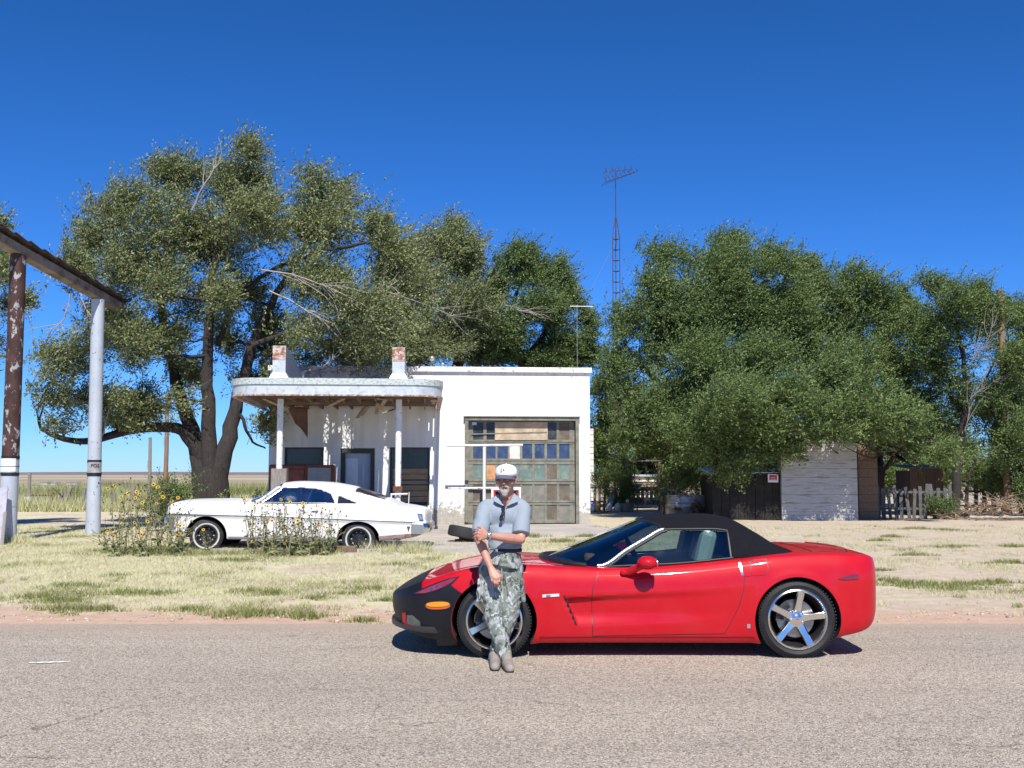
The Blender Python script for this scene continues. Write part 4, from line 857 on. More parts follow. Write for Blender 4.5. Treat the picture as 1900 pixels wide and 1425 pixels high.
pickets('picket_fence', 'short picket fence behind the red notice, right of the gate', 1224, 1262, 46.2, 905, .2, .11, WOODG, 5, 2)
pickets('slat_fence', 'leaning grey slat fence running right from the plank lean-to', 1626, 1768, 37.2, 899, .2, .125, pm('shaded_grey_pickets', (.105, .10, .098), .9, var=.35, vs=6), 3, 3, .04)  # darker picket colour stands in for the tree shade on the fence
pickets('slat_fence', 'gappy dark slat fence behind the brush pile', 1790, 1895, 39, 898, .3, .15, WOODD, 4, 3, .12)
t = empty('board_stack', on(1173, 48.6), 0, 'stack of many coloured boards on shelves seen through the gateway', 'boards'); r_ = random.Random(4); cols = [WSGN, WOODB, bpy.data.materials['pale_blue_plate'], RUST, WOODG, bpy.data.materials['tan_board']]
for k in range(9): MB().box((.55 + r_.uniform(-.05, .05), r_.uniform(-.1, .1), .55 + k * .115), (1.1, .3, .09)).build('board', cols[k % 6], t)
mb = MB()
for x in (.05, 1.1): MB().box((x, .1, .8), (.05, .3, 1.6)).build('upright', WOODD, t)
# stock tank
TANK = pm('rusted_galvanised_tank', (.30, .31, .31), .45, .7, var=.3, vs=3, col2=(.13, .055, .03), thr=(.48, .6), s2=2.2)
p = on(1275, 38.4); t = empty('stock_tank', p, 0, 'oval galvanised stock tank streaked with rust beneath the leaning tree', 'tank'); h = at(0, 918, 38.4).z - p.z
def oval(z, k, hx=.85, hy=.5, n=40): return [(k * hx * math.copysign(abs(math.cos(a)) ** .7, math.cos(a)), k * hy * math.copysign(abs(math.sin(a)) ** .8, math.sin(a)), z) for a in [2 * math.pi * i / n for i in range(n)]]
mb = MB(); rows = [(0, .97), (.02, 1), (h * .42, 1), (h * .45, 1.025), (h * .48, 1), (h * .62, 1), (h * .65, 1.02), (h * .68, 1), (h - .05, 1), (h - .04, 1.03), (h, 1.03), (h, .98), (h * .7, .97)]
vs = [q for z, k in rows for q in oval(z, k)]; n = 40
mb.add(vs, [(i * n + j, i * n + (j + 1) % n, (i + 1) * n + (j + 1) % n, (i + 1) * n + j) for i in range(len(rows) - 1) for j in range(n)] + [tuple((len(rows) - 1) * n + j for j in range(n)), tuple(range(n - 1, -1, -1))]); mb.build('shell', TANK, t, 40)
MB().box((-.92, -.05, h * .5), (.05, .3, h)).build('side_board', WOODD, t)
# small clutter in front of the bush
def lump(name, label, cat, u, v, Y, r, mat, group=None):
    p = on(u, Y); t = empty(name, p, 0, label, cat, group); mb = MB(); mb.ball((0, 0, r[2] * .93), r, 14, 10)
    me = mb.mesh(name, 60); displace(me, lambda c, n: .12 * r[0] * noise.noise(c * 5 + Vector((u, 0, 0)))); link('body', me, t, [mat]); mb = MB(); mb.tube([(0, 0, r[2] * 1.75), (.01, 0, r[2] * 2.0)], [r[0] * .3, r[0] * .12], 8); mb.build('neck', mat, t, 40); return t
PLW = pm('white_plastic_sack', (.66, .68, .72), .4, var=.1); 
lump('sack', 'pale blue and purple bag at the garage corner', 'sack', 1102, 945, 44, (.22, .18, .2), pm('purple_blue_bag', (.20, .20, .45), .5, col2=(.12, .35, .5), thr=(.45, .55)))
lump('bucket_toy', 'orange plastic thing beside the blue bag', 'toy', 1110, 948, 43.8, (.10, .10, .21), pm('orange_plastic', (.62, .30, .03), .4))
lump('sack', 'left white jug in front of the bush', 'jug', 1130, 943, 44, (.12, .12, .19), PLW)
lump('sack', 'right white jug in front of the bush', 'jug', 1146, 943, 44, (.15, .13, .19), PLW)
p = on(1133, 44.4); t = empty('tilted_signboard', p, 0, 'tilted green and white panel behind the white jugs', 'panel'); mb = MB().box((0, 0, .42), (.22, .03, .55), (R(-8), R(18), 0)); mb.build('sheet', pm('green_white_panel', (.55, .62, .68), .4, var=.05, vs=1, col2=(.05, .38, .22), thr=(.48, .52), s2=2), t); MB().box((.02, .1, .15), (.05, .2, .3)).build('prop', WOODG, t)
p = on(1164, 44); t = empty('tub', p, 0, 'grey green tub beside the gate', 'tub'); MB().lathe([(.02, 0), (.24, 0), (.3, .34), (.32, .36), (.29, .36), (.26, .1), (.02, .08)], axis='Z', n=24).build('shell', pm('dull_tub', (.22, .24, .19), .6), t, 40); MB().lathe([(.01, .3), (.28, .3)], axis='Z', n=20).build('soil', WOODD, t); MB().ball((0, -.05, .44), .07).build('white_ball', WSGN, t)
o = MB().box((0, 0, .04), (.75, .14, .06), (0, 0, R(6))).build('loose_plank', WOODG, None, bevel=.005); o.location = on(1130, 43.2); tag(o, 'grey plank lying on the ground before the white jugs', 'plank')
# brush pile
p = on(1850, 36.5); r_ = random.Random(12); root = empty('brush_pile', p, 0, 'heap of cut dry branches at the right edge of the yard', 'brush pile'); mb = MB(); db = MB()
for k in range(330):
    a = Vector((r_.gauss(0, .95), r_.gauss(0, .4), 0)); hh = max(.08, 1.0 * math.exp(-(a.x / 1.2) ** 2)); a.z = r_.random() * hh * .75; b = a + Vector((r_.gauss(0, .45), r_.gauss(0, .3), r_.uniform(-.1, .38)))
    (mb if k % 2 else db).tube(wob(a, b, 4, .12, r_), [.013, .011, .009, .006, .004], 4)
mb.build('twigs', WOODB, root); db.build('dry_twigs', pm('straw_twigs', (.36, .26, .17), .9, var=.3), root)
q = MB(); q.tube(wob((-1.2, -.6, .12), (.9, -.75, .1), 8, .03, r_), [.05, .05, .045, .04, .04, .035, .03, .03, .02], 8); q.tube(wob((-.1, -.66, .16), (1.3, -.9, .05), 6, .05, r_), [.04, .035, .03, .025, .02, .02, .01], 7); q.build('log', DEADW, root, 50)
# utility poles
def pole(name, label, u, v0, Y, r_, mat):
    p = on(u, Y); zt = at(u, v0, Y).z - p.z; t = empty(name, p, 0, label, 'pole'); MB().tube([(0, 0, -.2), (.03, 0, zt * .5), (0, 0, zt)], [r_ * 1.15, r_, r_ * .9], 12).build('shaft', mat, t, 40)
    MB().tube([(-r_ * 1.02, 0, zt * .55), (-r_ * 1.0, 0, zt * .55 + .4)], .012, 5).build('ground_wire', STEEL, t); MB().lathe([(.005, zt + .012), (r_ * .93, zt + .01), (r_ * .95, zt - .03)], axis='Z', n=12).build('cap', WOODG, t); return t
POLEM = pm('creosoted_pole', (.24, .145, .085), .85, var=.25, vs=6, st=(6, 6, .6), bs=20)
pole('utility_pole', 'brown pole top standing above the trees at far right', 1870, 538, 37.4, .115, POLEM)
pole('utility_pole', 'brown pole seen through the elm left of its trunk', 305, 735, 50, .10, POLEM)
pole('utility_pole', 'thin grey pole left of the brown pole under the elm', 275, 812, 48, .075, WOODG)
# ---------------------------------------------------------------- tall sign frame at left
PY = pm('chipped_white_pole_paint', (.43, .47, .52), .5, .1, var=.08, vs=3, col2=(.05, .035, .035), thr=(.615, .66), s2=11, bs=30, st=(1, 1, .8))
PYR = pm('rust_scabbed_pole_paint', (.06, .028, .024), .75, .2, var=.5, vs=5, col2=(.36, .34, .34), thr=(.56, .60), s2=7, bs=40, st=(1, 1, .6))
YA, YB = 27.8, 24.6
pa, pb = on(174, YA), on(16, YB); ta, tb = at(182, 556, YA), at(34, 474, YB)
root = empty('sign_frame', (pa + pb) / 2, 0, 'tall frame of two pipe posts carrying a shingled beam', 'frame'); O_ = root.location.copy()
def pt(v, a, b): return a.lerp(b, (v - a.z) / (b.z - a.z)) - O_
za = lambda v: at(174, v, YA).z; zb_ = lambda v: at(20, v, YB).z
s1 = MB().tube([pa - O_ + Vector((0, 0, -.1)), pt(za(900), pa, ta), ta - O_], [.19, .17, .165], 20).build('post', PY, root, 40)
s2 = MB().tube([pb - O_ + Vector((0, 0, -.1)), pt(zb_(852), pb, tb)], .19, 20).build('post', PY, root, 40)
MB().tube([pt(zb_(852), pb, tb), tb - O_], [.188, .175], 20).build('rusty_upper', PYR, s2, 40)
def band(post, z, a, b, r_, h=.05, mat=BLACK):
    c = pt(z, a, b); MB().lathe([(r_, -h), (r_, h)], c, 'Z', 24).build('band', mat, post, 40)
band(s1, za(856), pa, ta, .178, .035); band(s1, za(881), pa, ta, .178, .035); band(s2, zb_(849), pb, tb, .197, .035); band(s2, zb_(880), pb, tb, .197, .035)
def notice(post, z, a, b, r_, h, a0, a1, mat):
    c = pt(z, a, b); n = 8; vs = []
    for zz in (-h / 2, h / 2):
        for i in range(n + 1): t = R(a0 + (a1 - a0) * i / n); vs.append(c + Vector((r_ * math.sin(t), -r_ * math.cos(t), zz)))
    mb = MB(); mb.add(vs, [(i, i + 1, n + 2 + i, n + 1 + i) for i in range(n)]); return mb.build('notice', mat, post, 60), c
NOT = pm('grey_notice', (.30, .30, .30), .6, var=.3, vs=9); 
nt_, c = notice(s1, za(868), pa, ta, .181, .29, -35, 95, NOT)
notice(s2, zb_(863), pb, tb, .2, .30, -60, 60, pm('white_notice', (.72, .73, .72), .6, var=.1))
def letter(txt, size, loc, rot, parent, mat, name='lettering'):
    cu = bpy.data.curves.new(name, 'FONT'); cu.body = txt; cu.size = size; cu.align_x = 'CENTER'; cu.align_y = 'CENTER'; cu.extrude = .002
    o = bpy.data.objects.new(name, cu); COL.objects.link(o); o.location = loc; o.rotation_euler = rot; me = evaluated(o, False); bpy.data.objects.remove(o); o = link(name, me, parent); o.location = loc; o.rotation_euler = rot
    me.materials.clear(); me.materials.append(mat); return o
for k, ch in enumerate('POS'):
    a = R(2 + k * 24); letter(ch, .12, c + Vector((.186 * math.sin(a), -.186 * math.cos(a), .05)), (R(90), 0, a), nt_, BLACK)
MB().lathe([(.187, 0), (.187, .02)], pt(za(878), pa, ta) + Vector((0, 0, -.01)), 'Z', 24).build('line', BLACK, nt_, 40)
MB().lathe([(.2015, 0), (.2015, .015)], pt(zb_(866), pb, tb), 'Z', 24).build('line', BLACK, s2, 40)
MB().lathe([(.196, 0), (.196, .01)], pt(zb_(940), pb, tb), 'Z', 24).build('wire', STEEL, s2, 40)
# beam: from beyond the white post towards the camera past the frame edge
d = (tb - ta); e0 = ta - d * .34 + Vector((0, 0, .10)); e1 = tb + d * 1.1 + Vector((0, 0, .12))
MB().bar(e0 - O_, e1 - O_, .28, .21).build('beam', pm('stained_tan_beam', (.235, .19, .15), .85, var=.2, vs=3, col2=(.13, .09, .065), thr=(.5, .62), s2=2.5, bs=25), root, bevel=.01)
mb = MB(); n = 15; u_ = (e1 - e0).normalized(); side = u_.cross(Vector((0, 0, 1))).normalized(); upv = side.cross(u_)
for k in range(n):
    c = e0 + (e1 - e0) * ((k + .5) / n) + Vector((0, 0, .22)) - O_; M = Matrix((side, u_, upv)).transposed()
    mb.box(c + side * .02, (.52, (e1 - e0).length / n * 1.12, .02), M @ Matrix.Rotation(R(7), 3, 'X'))
mb.build('shingle_cap', pm('dark_shingles', (.06, .045, .04), .9, var=.3), root)
def board(u0, v0, u1, v1, Y, wd, mat, name='leaning_board', label='', rx=0):
    a, b = at(u0, v0, Y), at(u1, v1, Y - .5); t = MB(); t.bar(a, Vector((b.x, b.y, gz(0, b.y))), wd, .03, (0, 1, 0)); o = t.build(name, mat, None, bevel=.004); return tag(o, label, 'board')
board(5, 905, -4, 1003, 24.2, .24, pm('lilac_grey_board', (.36, .35, .42), .8, var=.2), label='wide lilac grey board leaning on the rusty post')
board(10, 950, 4, 1003, 23.9, .07, WOODG, label='narrow stick leaning by the foot of the rusty post')
# ---------------------------------------------------------------- field behind the yard
Y = 47.0
def post(label, u, v0, v1, r_, mat, Yp=Y, lean=0):
    p = on(u, Yp); zt = at(u, v0, Yp).z - p.z; o = MB().tube([(0, 0, -.1), (lean, 0, zt)], r_, 8).build('fence_post', mat, None, 40); o.location = p; return tag(o, label, 'post', 'posts along the field fence')
post('tall grey fence post rising above the horizon', 53, 877, 945, .075, WOODG)
post('stout white stump at the foot of the tall grey post', 50, 922, 945, .13, WHITEP, 46.8)
post('leaning grey post right of the broken gate', 152, 905, 942, .08, WOODG, Y, .1)
post('pale split post between white pole and sunflowers', 246, 902, 930, .11, WOODG, 46)
post('low grey post close behind the sunflowers at left', 212, 915, 940, .08, WOODG, 46.5)
p = on(56, Y); t = empty('pipe_gate', p, 0, 'rusty pipe farm gate with wire mesh beside the tall post', 'gate'); L = on(98, Y).x - p.x; zt = at(0, 919, Y).z - p.z
mb = MB(); mb.tube([(0, 0, zt), (L, 0, zt)], .035, 8); mb.build('top_rail', RUST, t); MB().tube([(L, 0, .1), (L, 0, zt + .12)], .05, 8).build('end_post', RUST, t)
mb = MB()
for k in range(6): mb.tube([(0, 0, .12 + k * zt / 7), (L, 0, .12 + k * zt / 7)], .008, 4)
for k in range(9): mb.tube([(L * k / 8, 0, .1), (L * k / 8, 0, zt)], .006, 4)
mb.build('wire_mesh', STEEL, t)
p = on(98, Y); t = empty('broken_fence', p, 0, 'low broken picket panel with a knotted post right of the pipe gate', 'fence'); r_ = random.Random(2)
for k in range(6): MB().box((.1 + k * .1, 0, .34 + .03 * k), (.06, .03, .5 + .06 * k), (0, R(r_.uniform(-6, 6)), 0)).build('picket', WOODG, t)
MB().tube([(.62, 0, 0), (.66, 0, .7), (.74, 0, .95), (.7, 0, 1.02)], [.09, .08, .11, .07], 8).build('post', WOODG, t, 50); MB().bar((0, -.03, .92), (.45, -.03, .55), .04, .03).build('rail', WOODD, t)
mb = MB()
for k in range(4): mb.tube([(-16, 47.4, .3 + k * .28), (-36, 47.4, .3 + k * .28)], .006, 4)
o = mb.build('field_wire', STEEL, None); tag(o, 'four strand wire fence along the edge of the field', 'fence')
WT = pm('bright_white_metal', (.78, .78, .78), .5, var=.05)
for i, (u0, u1, v0, lab) in enumerate([(78, 92, 896, 'leftmost of three low white sheds far out in the field'), (98, 108, 896.5, 'middle and smallest of three low white sheds in the field'), (126, 147, 896, 'rightmost and longest of three low white sheds in the field')]):
    Yt = 140; a = at(u0, 902, Yt); b = at(u1, 902, Yt); zt = at(u0, v0, Yt).z; t = empty('field_shed', ((a.x + b.x) / 2, Yt, .1), 0, lab, 'shed', 'low white sheds in the field')
    MB().box((0, 0, zt * .5), (b.x - a.x, 1.4, zt - .1)).build('wall', WT, t); MB().box((0, 0, zt + .03), (b.x - a.x + .2, 1.7, .06)).build('roof', STEEL, t)
# ---------------------------------------------------------------- wild sunflowers round the coupe
SUNL = leafmat('sunflower_leaves', [(0, (.10, .14, .05)), (.5, (.20, .25, .10)), (1, (.33, .34, .17))], .25)
STEMM = pm('sunflower_stems', (.22, .20, .11), .8, var=.3)
PET = pm('yellow_petals', (.80, .50, .02), .6, var=.15); DISC = pm('dark_seed_disc', (.035, .02, .012), .9)
def flower(parent, c, nrm, r_, spent):
    q = nrm.to_track_quat('Z', 'Y').to_matrix(); mb = MB()
    mb.lathe([(.001, .012), (r_ * .3, .010), (r_ * .42, -.002), (r_ * .25, -.02), (.002, -.03)], axis='Z', n=10)
    mb.v = [tuple(c + q @ Vector(p)) for p in mb.v]; d_ = mb.build('seed_head', DISC, parent, 60)
    if not spent:
        mb = MB(); n = 11
        for i in range(n):
            a = 2 * math.pi * i / n; u = Vector((math.cos(a), math.sin(a), 0)); t = Vector((-u.y, u.x, 0))
            mb.add([c + q @ p for p in (u * r_ * .35, u * r_ * .7 + t * r_ * .17 + Vector((0, 0, .006)), u * r_ * 1.05 + Vector((0, 0, -.004)), u * r_ * .7 - t * r_ * .17 + Vector((0, 0, .006)))], [(0, 1, 2, 3)])
        mb.build('petals', PET, d_)
def sunflower(seed, h, spread, nb, nleaf, nfl, nsp):
    r_ = random.Random(seed); g = np.random.default_rng(seed); root = empty('sunflower'); mb = MB(); tips = []; V = []; T = []
    def leaf(p, s, d):
        ax = (d + Vector((r_.gauss(0, .4), r_.gauss(0, .4), r_.uniform(-.6, .1)))).normalized(); sd_ = ax.cross(Vector((r_.gauss(0, .5), r_.gauss(0, .5), 1))).normalized()
        V.extend([p, p + ax * s * .4 + sd_ * s * .36, p + ax * s, p + ax * s * .4 - sd_ * s * .36]); T.append(min(1, max(0, r_.gauss(.5, .22))))
    for k in range(nb):
        b = Vector((r_.gauss(0, .05), r_.gauss(0, .05), 0)); e = Vector((r_.gauss(0, spread), r_.gauss(0, spread * .6), h * r_.uniform(.55, 1.05))); path = wob(b, e, 6, .07, r_)
        mb.tube(path, [.010, .009, .009, .008, .006, .005, .004], 5); tips.append(e)
        for _ in range(nleaf):
            i = r_.uniform(.15, 5.9); p = path[int(i)].lerp(path[int(i) + 1], i % 1); leaf(p, (.13 - .016 * i) * r_.uniform(.5, 1.2) + .02, Vector((r_.gauss(0, 1), r_.gauss(0, 1), 0)).normalized())
        for _ in range(4):
            s = path[r_.randint(2, 5)]; e2 = s + Vector((r_.gauss(0, .13), r_.gauss(0, .1), r_.uniform(.05, .28))); mb.tube([s, s.lerp(e2, .5) + Vector((.01, 0, .02)), e2], [.005, .004, .003], 4); tips.append(e2)
    mb.build('stem', STEMM, root); link('leaves', fastmesh('leaves', np.array([tuple(v) for v in V]), 4, T), root, [SUNL])
    r_.shuffle(tips)
    for i, p in enumerate(tips[:nfl + nsp]): flower(root, p, Vector((r_.gauss(0, .7), -.8 + r_.gauss(0, .4), .6)), .042 if i < nfl else .034, i >= nfl)
    return root
protos = [sunflower(1, 1.65, .30, 3, 11, 3, 12), sunflower(2, 1.15, .24, 4, 10, 3, 12), sunflower(3, .85, .24, 5, 9, 2, 14), sunflower(4, .5, .22, 5, 13, 3, 4)]
used = [0] * 4; r_ = random.Random(77)
LA = 'wild sunflower stalks crowding the nose of the white coupe'; LB = 'wild sunflower stalks in front of the white coupe door'
lst = [(0, 235, 21.4, 1.1), (0, 262, 21.2, 1.0), (0, 290, 21.5, 1.12), (0, 318, 21.6, .95), (1, 228, 20.7, 1.0), (1, 250, 20.6, .9), (1, 283, 20.5, 1.0), (2, 305, 20.4, 1.0), (2, 330, 20.6, .95), (3, 222, 20.2, 1.0), (3, 272, 20.1, 1.1), (3, 345, 20.3, 1.1), (3, 385, 20.6, .8), (3, 205, 21.2, .8)]
ls2 = [(1, 470, 20.9, .85), (1, 497, 20.8, .95), (1, 522, 20.9, .9), (2, 548, 20.7, 1.15), (1, 560, 21.0, .85), (1, 590, 20.9, .8), (2, 612, 20.8, .95), (2, 482, 20.6, 1.0), (2, 535, 20.5, 1.05), (2, 580, 20.6, 1.0), (3, 510, 20.4, 1.1), (3, 560, 20.4, 1.1), (3, 605, 20.5, .9), (0, 474, 21.0, .92)]
for L_, lab, grp in ((lst, LA, 'sunflowers at the coupe nose'), (ls2, LB, 'sunflowers before the coupe door')):
    for k, u, Y, s in L_:
        o = protos[k] if not used[k] else copy_tree(protos[k]); used[k] += 1
        o.location = on(u, Y); o.rotation_euler = (0, 0, r_.uniform(-1.0, 1.0)); o.scale = (s, s, s); tag(o, lab, 'sunflower', grp)
# ---------------------------------------------------------------- car building blocks
def loft_body(curves, xs, name, levels, creases=(2,)):
    w_, ze, zc, zb = curves
    bm = bmesh.new(); rings = []
    for x in xs:
        w, e, c, b = w_(x), ze(x), zc(x), zb(x); h = e - b
        half = [(0, b), (.60 * w, b), (.93 * w, b + .004), (.968 * w, b + .045), (.985 * w, b + .25 * h), (.992 * w, b + .48 * h), (1.0 * w, b + .68 * h), (.982 * w, b + .87 * h), (.915 * w, e), (.6 * w, e * .45 + c * .55), (0, c)]
        n = len(half); ring = [bm.verts.new((x, -y, z)) for y, z in half] + [bm.verts.new((x, y, z)) for y, z in half[-2:0:-1]]
        rings.append(ring)
    m = len(rings[0])
    for a, b in zip(rings, rings[1:]):
        for j in range(m): bm.faces.new((a[j], a[(j + 1) % m], b[(j + 1) % m], b[j]))
    bm.faces.new(rings[0][::-1]); bm.faces.new(rings[-1])
    cl = bm.edges.layers.float.new('crease_edge'); bm.edges.ensure_lookup_table()
    for k, amt in (creases if isinstance(creases, dict) else {c: .7 for c in creases}).items():
        for a, b in zip(rings, rings[1:]):
            for j in (k, (m - k) % m):
                e = bm.edges.get((a[j], b[j]))
                if e: e[cl] = amt
    bmesh.ops.recalc_face_normals(bm, faces=bm.faces)
    me = bpy.data.meshes.new(name); bm.to_mesh(me); bm.free()
    for p in me.polygons: p.use_smooth = True
    o = bpy.data.objects.new(name, me); COL.objects.link(o); s = o.modifiers.new('s', 'SUBSURF'); s.levels = levels; s.render_levels = levels
    return evaluated(o)
def inflated(me, d):
    c = me.copy(); n = len(c.vertices); co = np.empty(n * 3); no = np.empty(n * 3); c.vertices.foreach_get('co', co); c.vertices.foreach_get('normal', no)
    c.vertices.foreach_set('co', co + no * d); c.update(); return c
def prism_mesh(poly, y0, y1, mat):
    me = MB().prism(poly, y0, y1).mesh('p'); me.materials.append(mat); return me
def patch(base, d, poly, y0, y1, mat, name, parent, smooth=30):
    """a panel lying on the body: the part of the slightly larger body inside a side-view outline"""
    src = inflated(base, d); src.materials.clear(); src.materials.append(mat)
    me = boolean(src, [prism_mesh(poly, y0, y1, mat)], 'INTERSECT'); sharp(me, smooth)
    o = link(name, me, parent); 
    if not me.materials: me.materials.append(mat)
    return o
def grow(poly, d):
    c = Vector((sum(p[0] for p in poly) / len(poly), sum(p[1] for p in poly) / len(poly)))
    out = []; n = len(poly)
    area = sum(poly[i][0] * poly[(i + 1) % n][1] - poly[(i + 1) % n][0] * poly[i][1] for i in range(n))
    for i in range(n):
        a, b, c_ = Vector(poly[i - 1]), Vector(poly[i]), Vector(poly[(i + 1) % n]); e1 = (b - a).normalized(); e2 = (c_ - b).normalized()
        n1 = Vector((e1.y, -e1.x)); n2 = Vector((e2.y, -e2.x)); q = (n1 + n2)
        q = q.normalized() if q.length > 1e-4 else n1
        out.append(tuple(b + q * d * (1 if area > 0 else -1) / max(.5, q.dot(n1))))
    return out
def ellipse(cx, cz, a, b, tilt=0, n=28, pw=1.0):
    out = []
    for i in range(n):
        t = 2 * math.pi * i / n; x = a * math.copysign(abs(math.cos(t)) ** pw, math.cos(t)); z = b * math.copysign(abs(math.sin(t)) ** pw, math.sin(t))
        out.append((cx + x * math.cos(tilt) - z * math.sin(tilt), cz + x * math.sin(tilt) + z * math.cos(tilt)))
    return out
class Cabin:
    def __init__(s, st):
        xs = [a for a, _ in st]; s.n = len(st[0][1]); s.f = [(pchip(xs, [p[k][0] for _, p in st]), pchip(xs, [p[k][1] for _, p in st])) for k in range(s.n)]; s.x0, s.x1 = xs[0], xs[-1]
    def pt(s, x, t):
        ys = [f[0](x) for f in s.f]; zs = [f[1](x) for f in s.f]; k = list(range(s.n)); return pchip(k, ys)(t), pchip(k, zs)(t)
    def build(s, xs, ts, cls):
        """cls(x, y, z, t) -> key; returns {key: mesh builder}"""
        out = {}
        rows = [[s.pt(x, t) for t in ts] for x in xs]
        for sg in (-1, 1):
            for i in range(len(xs) - 1):
                for j in range(len(ts) - 1):
                    q = [(xs[i], *rows[i][j]), (xs[i + 1], *rows[i + 1][j]), (xs[i + 1], *rows[i + 1][j + 1]), (xs[i], *rows[i][j + 1])]
                    c = [sum(p[k] for p in q) / 4 for k in range(3)]; key = cls(c[0], c[1] * sg, c[2], (ts[j] + ts[j + 1]) / 2)
                    if key is None: continue
                    q = [(p[0], p[1] * sg, p[2]) for p in q]
                    out.setdefault(key, MB()).add(q if sg < 0 else q[::-1], [(0, 1, 2, 3)])
        return out
def sheet(mb, name, mat, parent, thick=0.0):
    me = bpy.data.meshes.new(name); me.from_pydata(mb.v, [], mb.f); bm = bmesh.new(); bm.from_mesh(me); bmesh.ops.remove_doubles(bm, verts=bm.verts, dist=1e-4)
    for f in bm.faces: f.smooth = True
    bm.to_mesh(me); bm.free(); o = link(name, me, parent, [mat])
    if thick: m = o.modifiers.new('t', 'SOLIDIFY'); m.thickness = thick; m.offset = -1
    return o
CARBLK = pm('satin_black_trim', (.014, .014, .015), .4, var=.1)
WELL = pm('wheel_well_black', (.008, .008, .009), .95, var=.1)
# ---------------------------------------------------------------- red convertible
def carpaint(name, col, rough=.5, dust=.0):
    m, nt, b = newmat(name); b.inputs['Base Color'].default_value = (*col, 1); b.inputs['Roughness'].default_value = rough; b.inputs['Coat Weight'].default_value = .6; b.inputs['Coat Roughness'].default_value = .03; b.inputs['Specular IOR Level'].default_value = .1
    p = pos(nt); bump(nt, b, nz(nt, p, 3.0, 2), .02, .01)
    c = mix(nt, ramp(nt, nz(nt, p, 5, 5, .6), [(.4, (0, 0, 0)), (.85, (.035, .035, .035))]), (*col, 1), (.45, .30, .24)); nt.links.new(c, b.inputs['Base Color']); return m
RED = carpaint('red_car_paint', (.46, .003, .012))
BRA = pm('black_vinyl_cover', (.009, .009, .012), .48, var=.25, vs=4, spec=.28, bs=180, bstr=.15, bd=.002)
FABRIC = pm('black_soft_top_cloth', (.009, .009, .012), .95, var=.15, vs=30, spec=.12, bs=160, bstr=.3, bd=.003)
CGLASS = glassmat('car_glass', (.55, .68, .66), .06, .95); WGLASS = glassmat('dark_windscreen', (.14, .19, .26), .14, .9)
SEATM = pm('pale_grey_leather', (.36, .42, .41), .5, var=.08)
PILLAR = pm('sky_sheen_pillar', (.50, .52, .55), .22, .6, var=.05)  # pale grey paints the sky's reflection onto pillars that are really red
CX, CY = (917 - 950) / 210.06, 10.57
car = empty('red_convertible', (CX, CY, 0), 0, 'shiny red convertible sports car with black soft top and black nose cover', 'car')
wc = pchip([-.985, -.965, -.92, -.84, -.72, -.58, -.42, -.2, 0, .4, .8, 1.3, 1.8, 2.3, 2.685, 3.0, 3.25, 3.38, 3.46, 3.52], [.06, .26, .44, .60, .73, .815, .87, .908, .918, .908, .89, .886, .895, .915, .925, .918, .895, .85, .78, .66])
ze = pchip([-.985, -.92, -.8, -.65, -.45, -.2, .05, .3, .6, .95, 1.4, 1.9, 2.2, 2.6, 3.0, 3.3, 3.46, 3.52], [.475, .525, .585, .65, .72, .79, .815, .81, .79, .775, .782, .82, .855, .905, .915, .90, .88, .83])
zc = pchip([-.985, -.92, -.8, -.65, -.45, -.2, .05, .3, .6, .95, 1.5, 2.2, 2.6, 3.0, 3.35, 3.48, 3.52], [.485, .535, .60, .665, .725, .775, .81, .83, .815, .80, .82, .90, .935, .94, .92, .89, .83])
zb = pchip([-.985, -.94, -.86, -.72, -.5, -.3, .4, 2.2, 2.9, 3.15, 3.35, 3.46, 3.52], [.40, .335, .25, .175, .15, .145, .122, .122, .16, .19, .23, .30, .42])
xs = [-.985, -.965, -.92, -.85, -.76, -.65, -.52, -.38, -.2, 0, .2, .4, .6, .78, .95, 1.2, 1.5, 1.8, 2.05, 2.25, 2.45, 2.685, 2.9, 3.08, 3.22, 3.33, 3.42, 3.48, 3.52]
body = loft_body((wc, ze, zc, zb), xs, 'body', 3, {2: .8, 8: .45})
def scallop(c, n):
    if abs(c.y) < .6 or not (.18 < c.z < .66) or not (.5 < c.x < 2.4): return 0
    zh = .535 + .045 * (c.x - .62); zl = .285 + .02 * (c.x - .7); xf = .62 + (.53 - c.z) * .42
    if c.x < xf: return 0
    k = sstep(zh, zh - .05, c.z) * sstep(zl - .02, zl + .10, c.z) * math.exp(-(c.x - xf) / .75) * sstep(xf, xf + .02, c.x) * sstep(2.3, 1.6, c.x)
    return -.055 * k + .0
displace(body, scallop)
def flare(c, n):
    d = 0
    for wx, wz, rr_ in ((0, .325, .385), (2.685, .335, .385)):
        q = math.hypot(c.x - wx, c.z - wz)
        if abs(c.y) > .7: d += .012 * math.exp(-((q - rr_) / .045) ** 2)
    return d
displace(body, flare)
for v in body.vertices:
    if v.co.x > 3.08: v.co.x = 3.08 + (v.co.x - 3.08) * .89
body.update()
body.materials.append(RED)
def wellcut(x, z, r_, sq=1.0, d0=.52, d1=1.3):
    out = []
    for sg in (-1, 1):
        n = 56; mb = MB(); poly = [(x + r_ * math.cos(2 * math.pi * i / n), z + r_ * sq * math.sin(2 * math.pi * i / n)) for i in range(n)]
        mb.prism(poly, sg * d0, sg * d1); me = mb.mesh('w'); me.materials.append(WELL); out.append(me)
    return out
whole = body.copy()
cutb = boolean(body, wellcut(0, .318, .378) + wellcut(2.685, .33, .382), 'DIFFERENCE'); sharp(cutb, 38)
ob = link('body', cutb, car)
for m in (CARBLK,): cutb.materials.append(m)
ib = len(cutb.materials) - 1
for p in cutb.polygons:
    c = p.center
    if .62 < c.x < 2.62 and abs(c.y) < .66 and c.z > .70: p.material_index = ib
